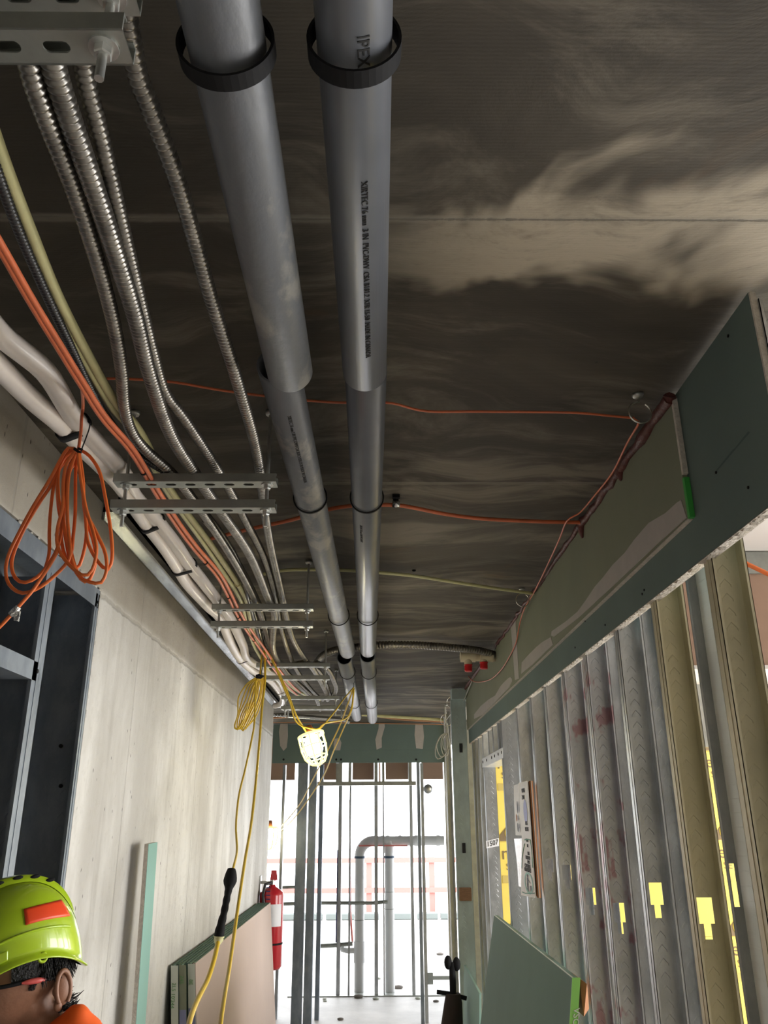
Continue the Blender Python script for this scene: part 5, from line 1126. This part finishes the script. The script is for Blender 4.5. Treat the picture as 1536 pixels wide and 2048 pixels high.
# rim flare and step band
for ph_off, dz in ((.004, -.004), (.010, -.010), (.011, -.013), (.006, -.013), (-.002, -.009)):
    for k in range(n2):
        ph = 2*PI*k/n2; br = ph_off+(max(0, math.cos(ph))**3*.028 if ph_off > .003 else 0); p = hat(ph, 1, 0); d = (fT*math.cos(ph)*1.2+lft*math.sin(ph)).normalized(); vs.append(p+d*br+uT*(dz-max(0, math.cos(ph))**3*.006))
R_ = n1+5
for i in range(R_):
    for k in range(n2): fs_.append((i*n2+k, (i+1)*n2+k, (i+1)*n2+(k+1) % n2, i*n2+(k+1) % n2))
hm.add(vs, fs_, True); ho = hm.build('hard_hat', M['lime'], t)
# crest with vents
cr = MB(); N_ = 26; vs = []
for i in range(N_+1):
    s = -1+2*i/N_; ph = 0 if s > 0 else PI; th = abs(s)*.72; h_ = .012*(1-abs(s)**4)
    for sl, ho_ in ((-.021, -.001), (-.015, h_), (.015, h_), (.021, -.001)):
        vs.append(hat(ph, th, 0)+lft*sl+(hat(ph, th, ho_)-hat(ph, th, 0)))
cr.add(vs, [(4*i+j, 4*i+j+1, 4*i+4+j+1, 4*i+4+j) for i in range(N_) for j in range(3)], True); cr.build('crest', M['lime'], ho)
vt = MB()
for s in (-.42, -.22, -.02, .18, .38):
    ph = 0 if s > 0 else PI; p = hat(ph, abs(s)*.72, .009)+lft*.0172
    vt.sphere(p, .0085, 6, (1.3, .25, .5), rotE)
vt.build('vent_slots', M['black'], ho)
def patchhat(ph0, ph1, th0, th1, off, name, m, nu=14, nv=6, skew=0):
    vs = []
    for i in range(nv+1):
        for k in range(nu+1):
            ph = ph0+(ph1-ph0)*k/nu; th = th0+(th1-th0)*i/nv+skew*k/nu; vs.append(hat(ph, th, off))
    o = MB().add(vs, [(i*(nu+1)+k, (i+1)*(nu+1)+k, (i+1)*(nu+1)+k+1, i*(nu+1)+k+1) for i in range(nv) for k in range(nu)], True).build(name, m, ho)
    s_ = o.modifiers.new('s', 'SOLIDIFY'); s_.thickness = .0008; s_.offset = 1; return o
patchhat(1.50, 2.44, .56, .73, .0012, 'sticker', M['sticker'], skew=-.03)
patchhat(.95, 1.25, .90, .985, .004, 'side_clip', M['lime'])
g_ = MB(); g_.tube([hat(.6+1.7*k/20, .85-.06*math.sin(PI*k/20*.5), .0015) for k in range(21)], .0028, 6); g_.build('groove', M['lime'], ho)
p = hat(1.72, 1, .002)-uT*.012; g_ = MB(); g_.tube([p+fT*.008*math.cos(a_)+uT*.008*math.sin(a_) for a_ in [2*PI*k/14 for k in range(15)]], .0032, 6); g_.build('chin_strap_loop', M['lime'], ho)
# glasses
gl = thing  # glasses are worn: parts of the person
ga = [L3(-.066, .080, -.046), L3(.0, .084, -.036), L3(.04, .080, -.034), L3(.080, .064, -.032)]
g1 = MB().tube(smooth_path(ga, .01), .004, 8).build('glasses_temple', M['black'], t)
MB().tube([p_+lft*.0035 for p_ in smooth_path(ga, .008)[4:11]], [.003, .005, .006, .006, .0055, .004, .002][:len(smooth_path(ga, .008)[4:11])], 8).build('coral_insert', M['temple'], g1)
rim = [L3(.080, .064, -.026), L3(.093, .045, -.024), L3(.104, .018, -.026), L3(.104, -.018, -.026), L3(.093, -.045, -.024), L3(.080, -.064, -.026)]
MB().tube(smooth_path(rim, .008), .0035, 8).build('glasses_brow_bar', M['black'], t)
for s in (1, -1):
    vs = []
    for i in range(5):
        for k in range(9):
            u_ = .008+.058*k/8; x = .108-.034*(u_/.066)**2; vs.append(L3(x-.002, s*(u_+.004), -.026-.036*i/4*(1-.35*abs(k-4)/4*i/4)))
    MB().add(vs, [(i*9+k, (i+1)*9+k, (i+1)*9+k+1, i*9+k+1) for i in range(4) for k in range(8)], True).build('glasses_lens', M['lens'], t)
# clothes: vest shell, shirt sleeves, trousers, boots
v = MB(); v.sphere(tc+V(.0, 0, -.0), .13, 16, (1.05, 1.6, 2.2)); v.sphere(V(-.59, 1.98, -.95), .135, 14, (1.0, 1.3, 1.5))
v.sphere(V(-.635, 1.97, -.465), .085, 12); addlimb(v, [V(-.622, 1.965, -.44), V(-.617, 1.955, -.385)], [.07, .03]); v.sphere(V(-.615, 1.98, -.54), .12, 12)
for s in (-1, 1): addlimb(v, [V(-.60, 1.98, -.50), sh(s)], [.085, .068])
vo = v.build('vest', M['vest'], t); r2 = vo.modifiers.new('r', 'REMESH'); r2.mode = 'VOXEL'; r2.voxel_size = .008; r2.use_smooth_shade = True; s2 = vo.modifiers.new('s', 'SMOOTH'); s2.factor = .6; s2.iterations = 6
v = MB()
for s in (-1, 1): addlimb(v, [sh(s), V(-.56, 1.98+s*.225, -.85), V(-.61, 1.98+s*.225, -1.05)], [.066, .053, .036])
v.build('shirt_sleeves', M['navy'], t)
v = MB(); v.sphere(V(-.59, 1.98, -1.05), .12, 12, (1.0, 1.45, .95))
for s in (-1, 1): addlimb(v, [V(-.59, 1.98+s*.09, -1.06), V(-.61, 1.98+s*.10, -1.46), V(-.57, 1.98+s*.10, -1.80)], [.10, .072, .06])
v.build('trousers', M['jeans'], t)
v = MB()
for s in (-1, 1):
    an = V(-.57, 1.98+s*.10, -1.80); addlimb(v, [an, an+V(-.01, 0, -.06)], [.055, .05]); v.sphere(an+V(-.065, 0, -.068), .05, 10, (2.4, .95, 1.0))
v.build('boots', M['boot'], t)
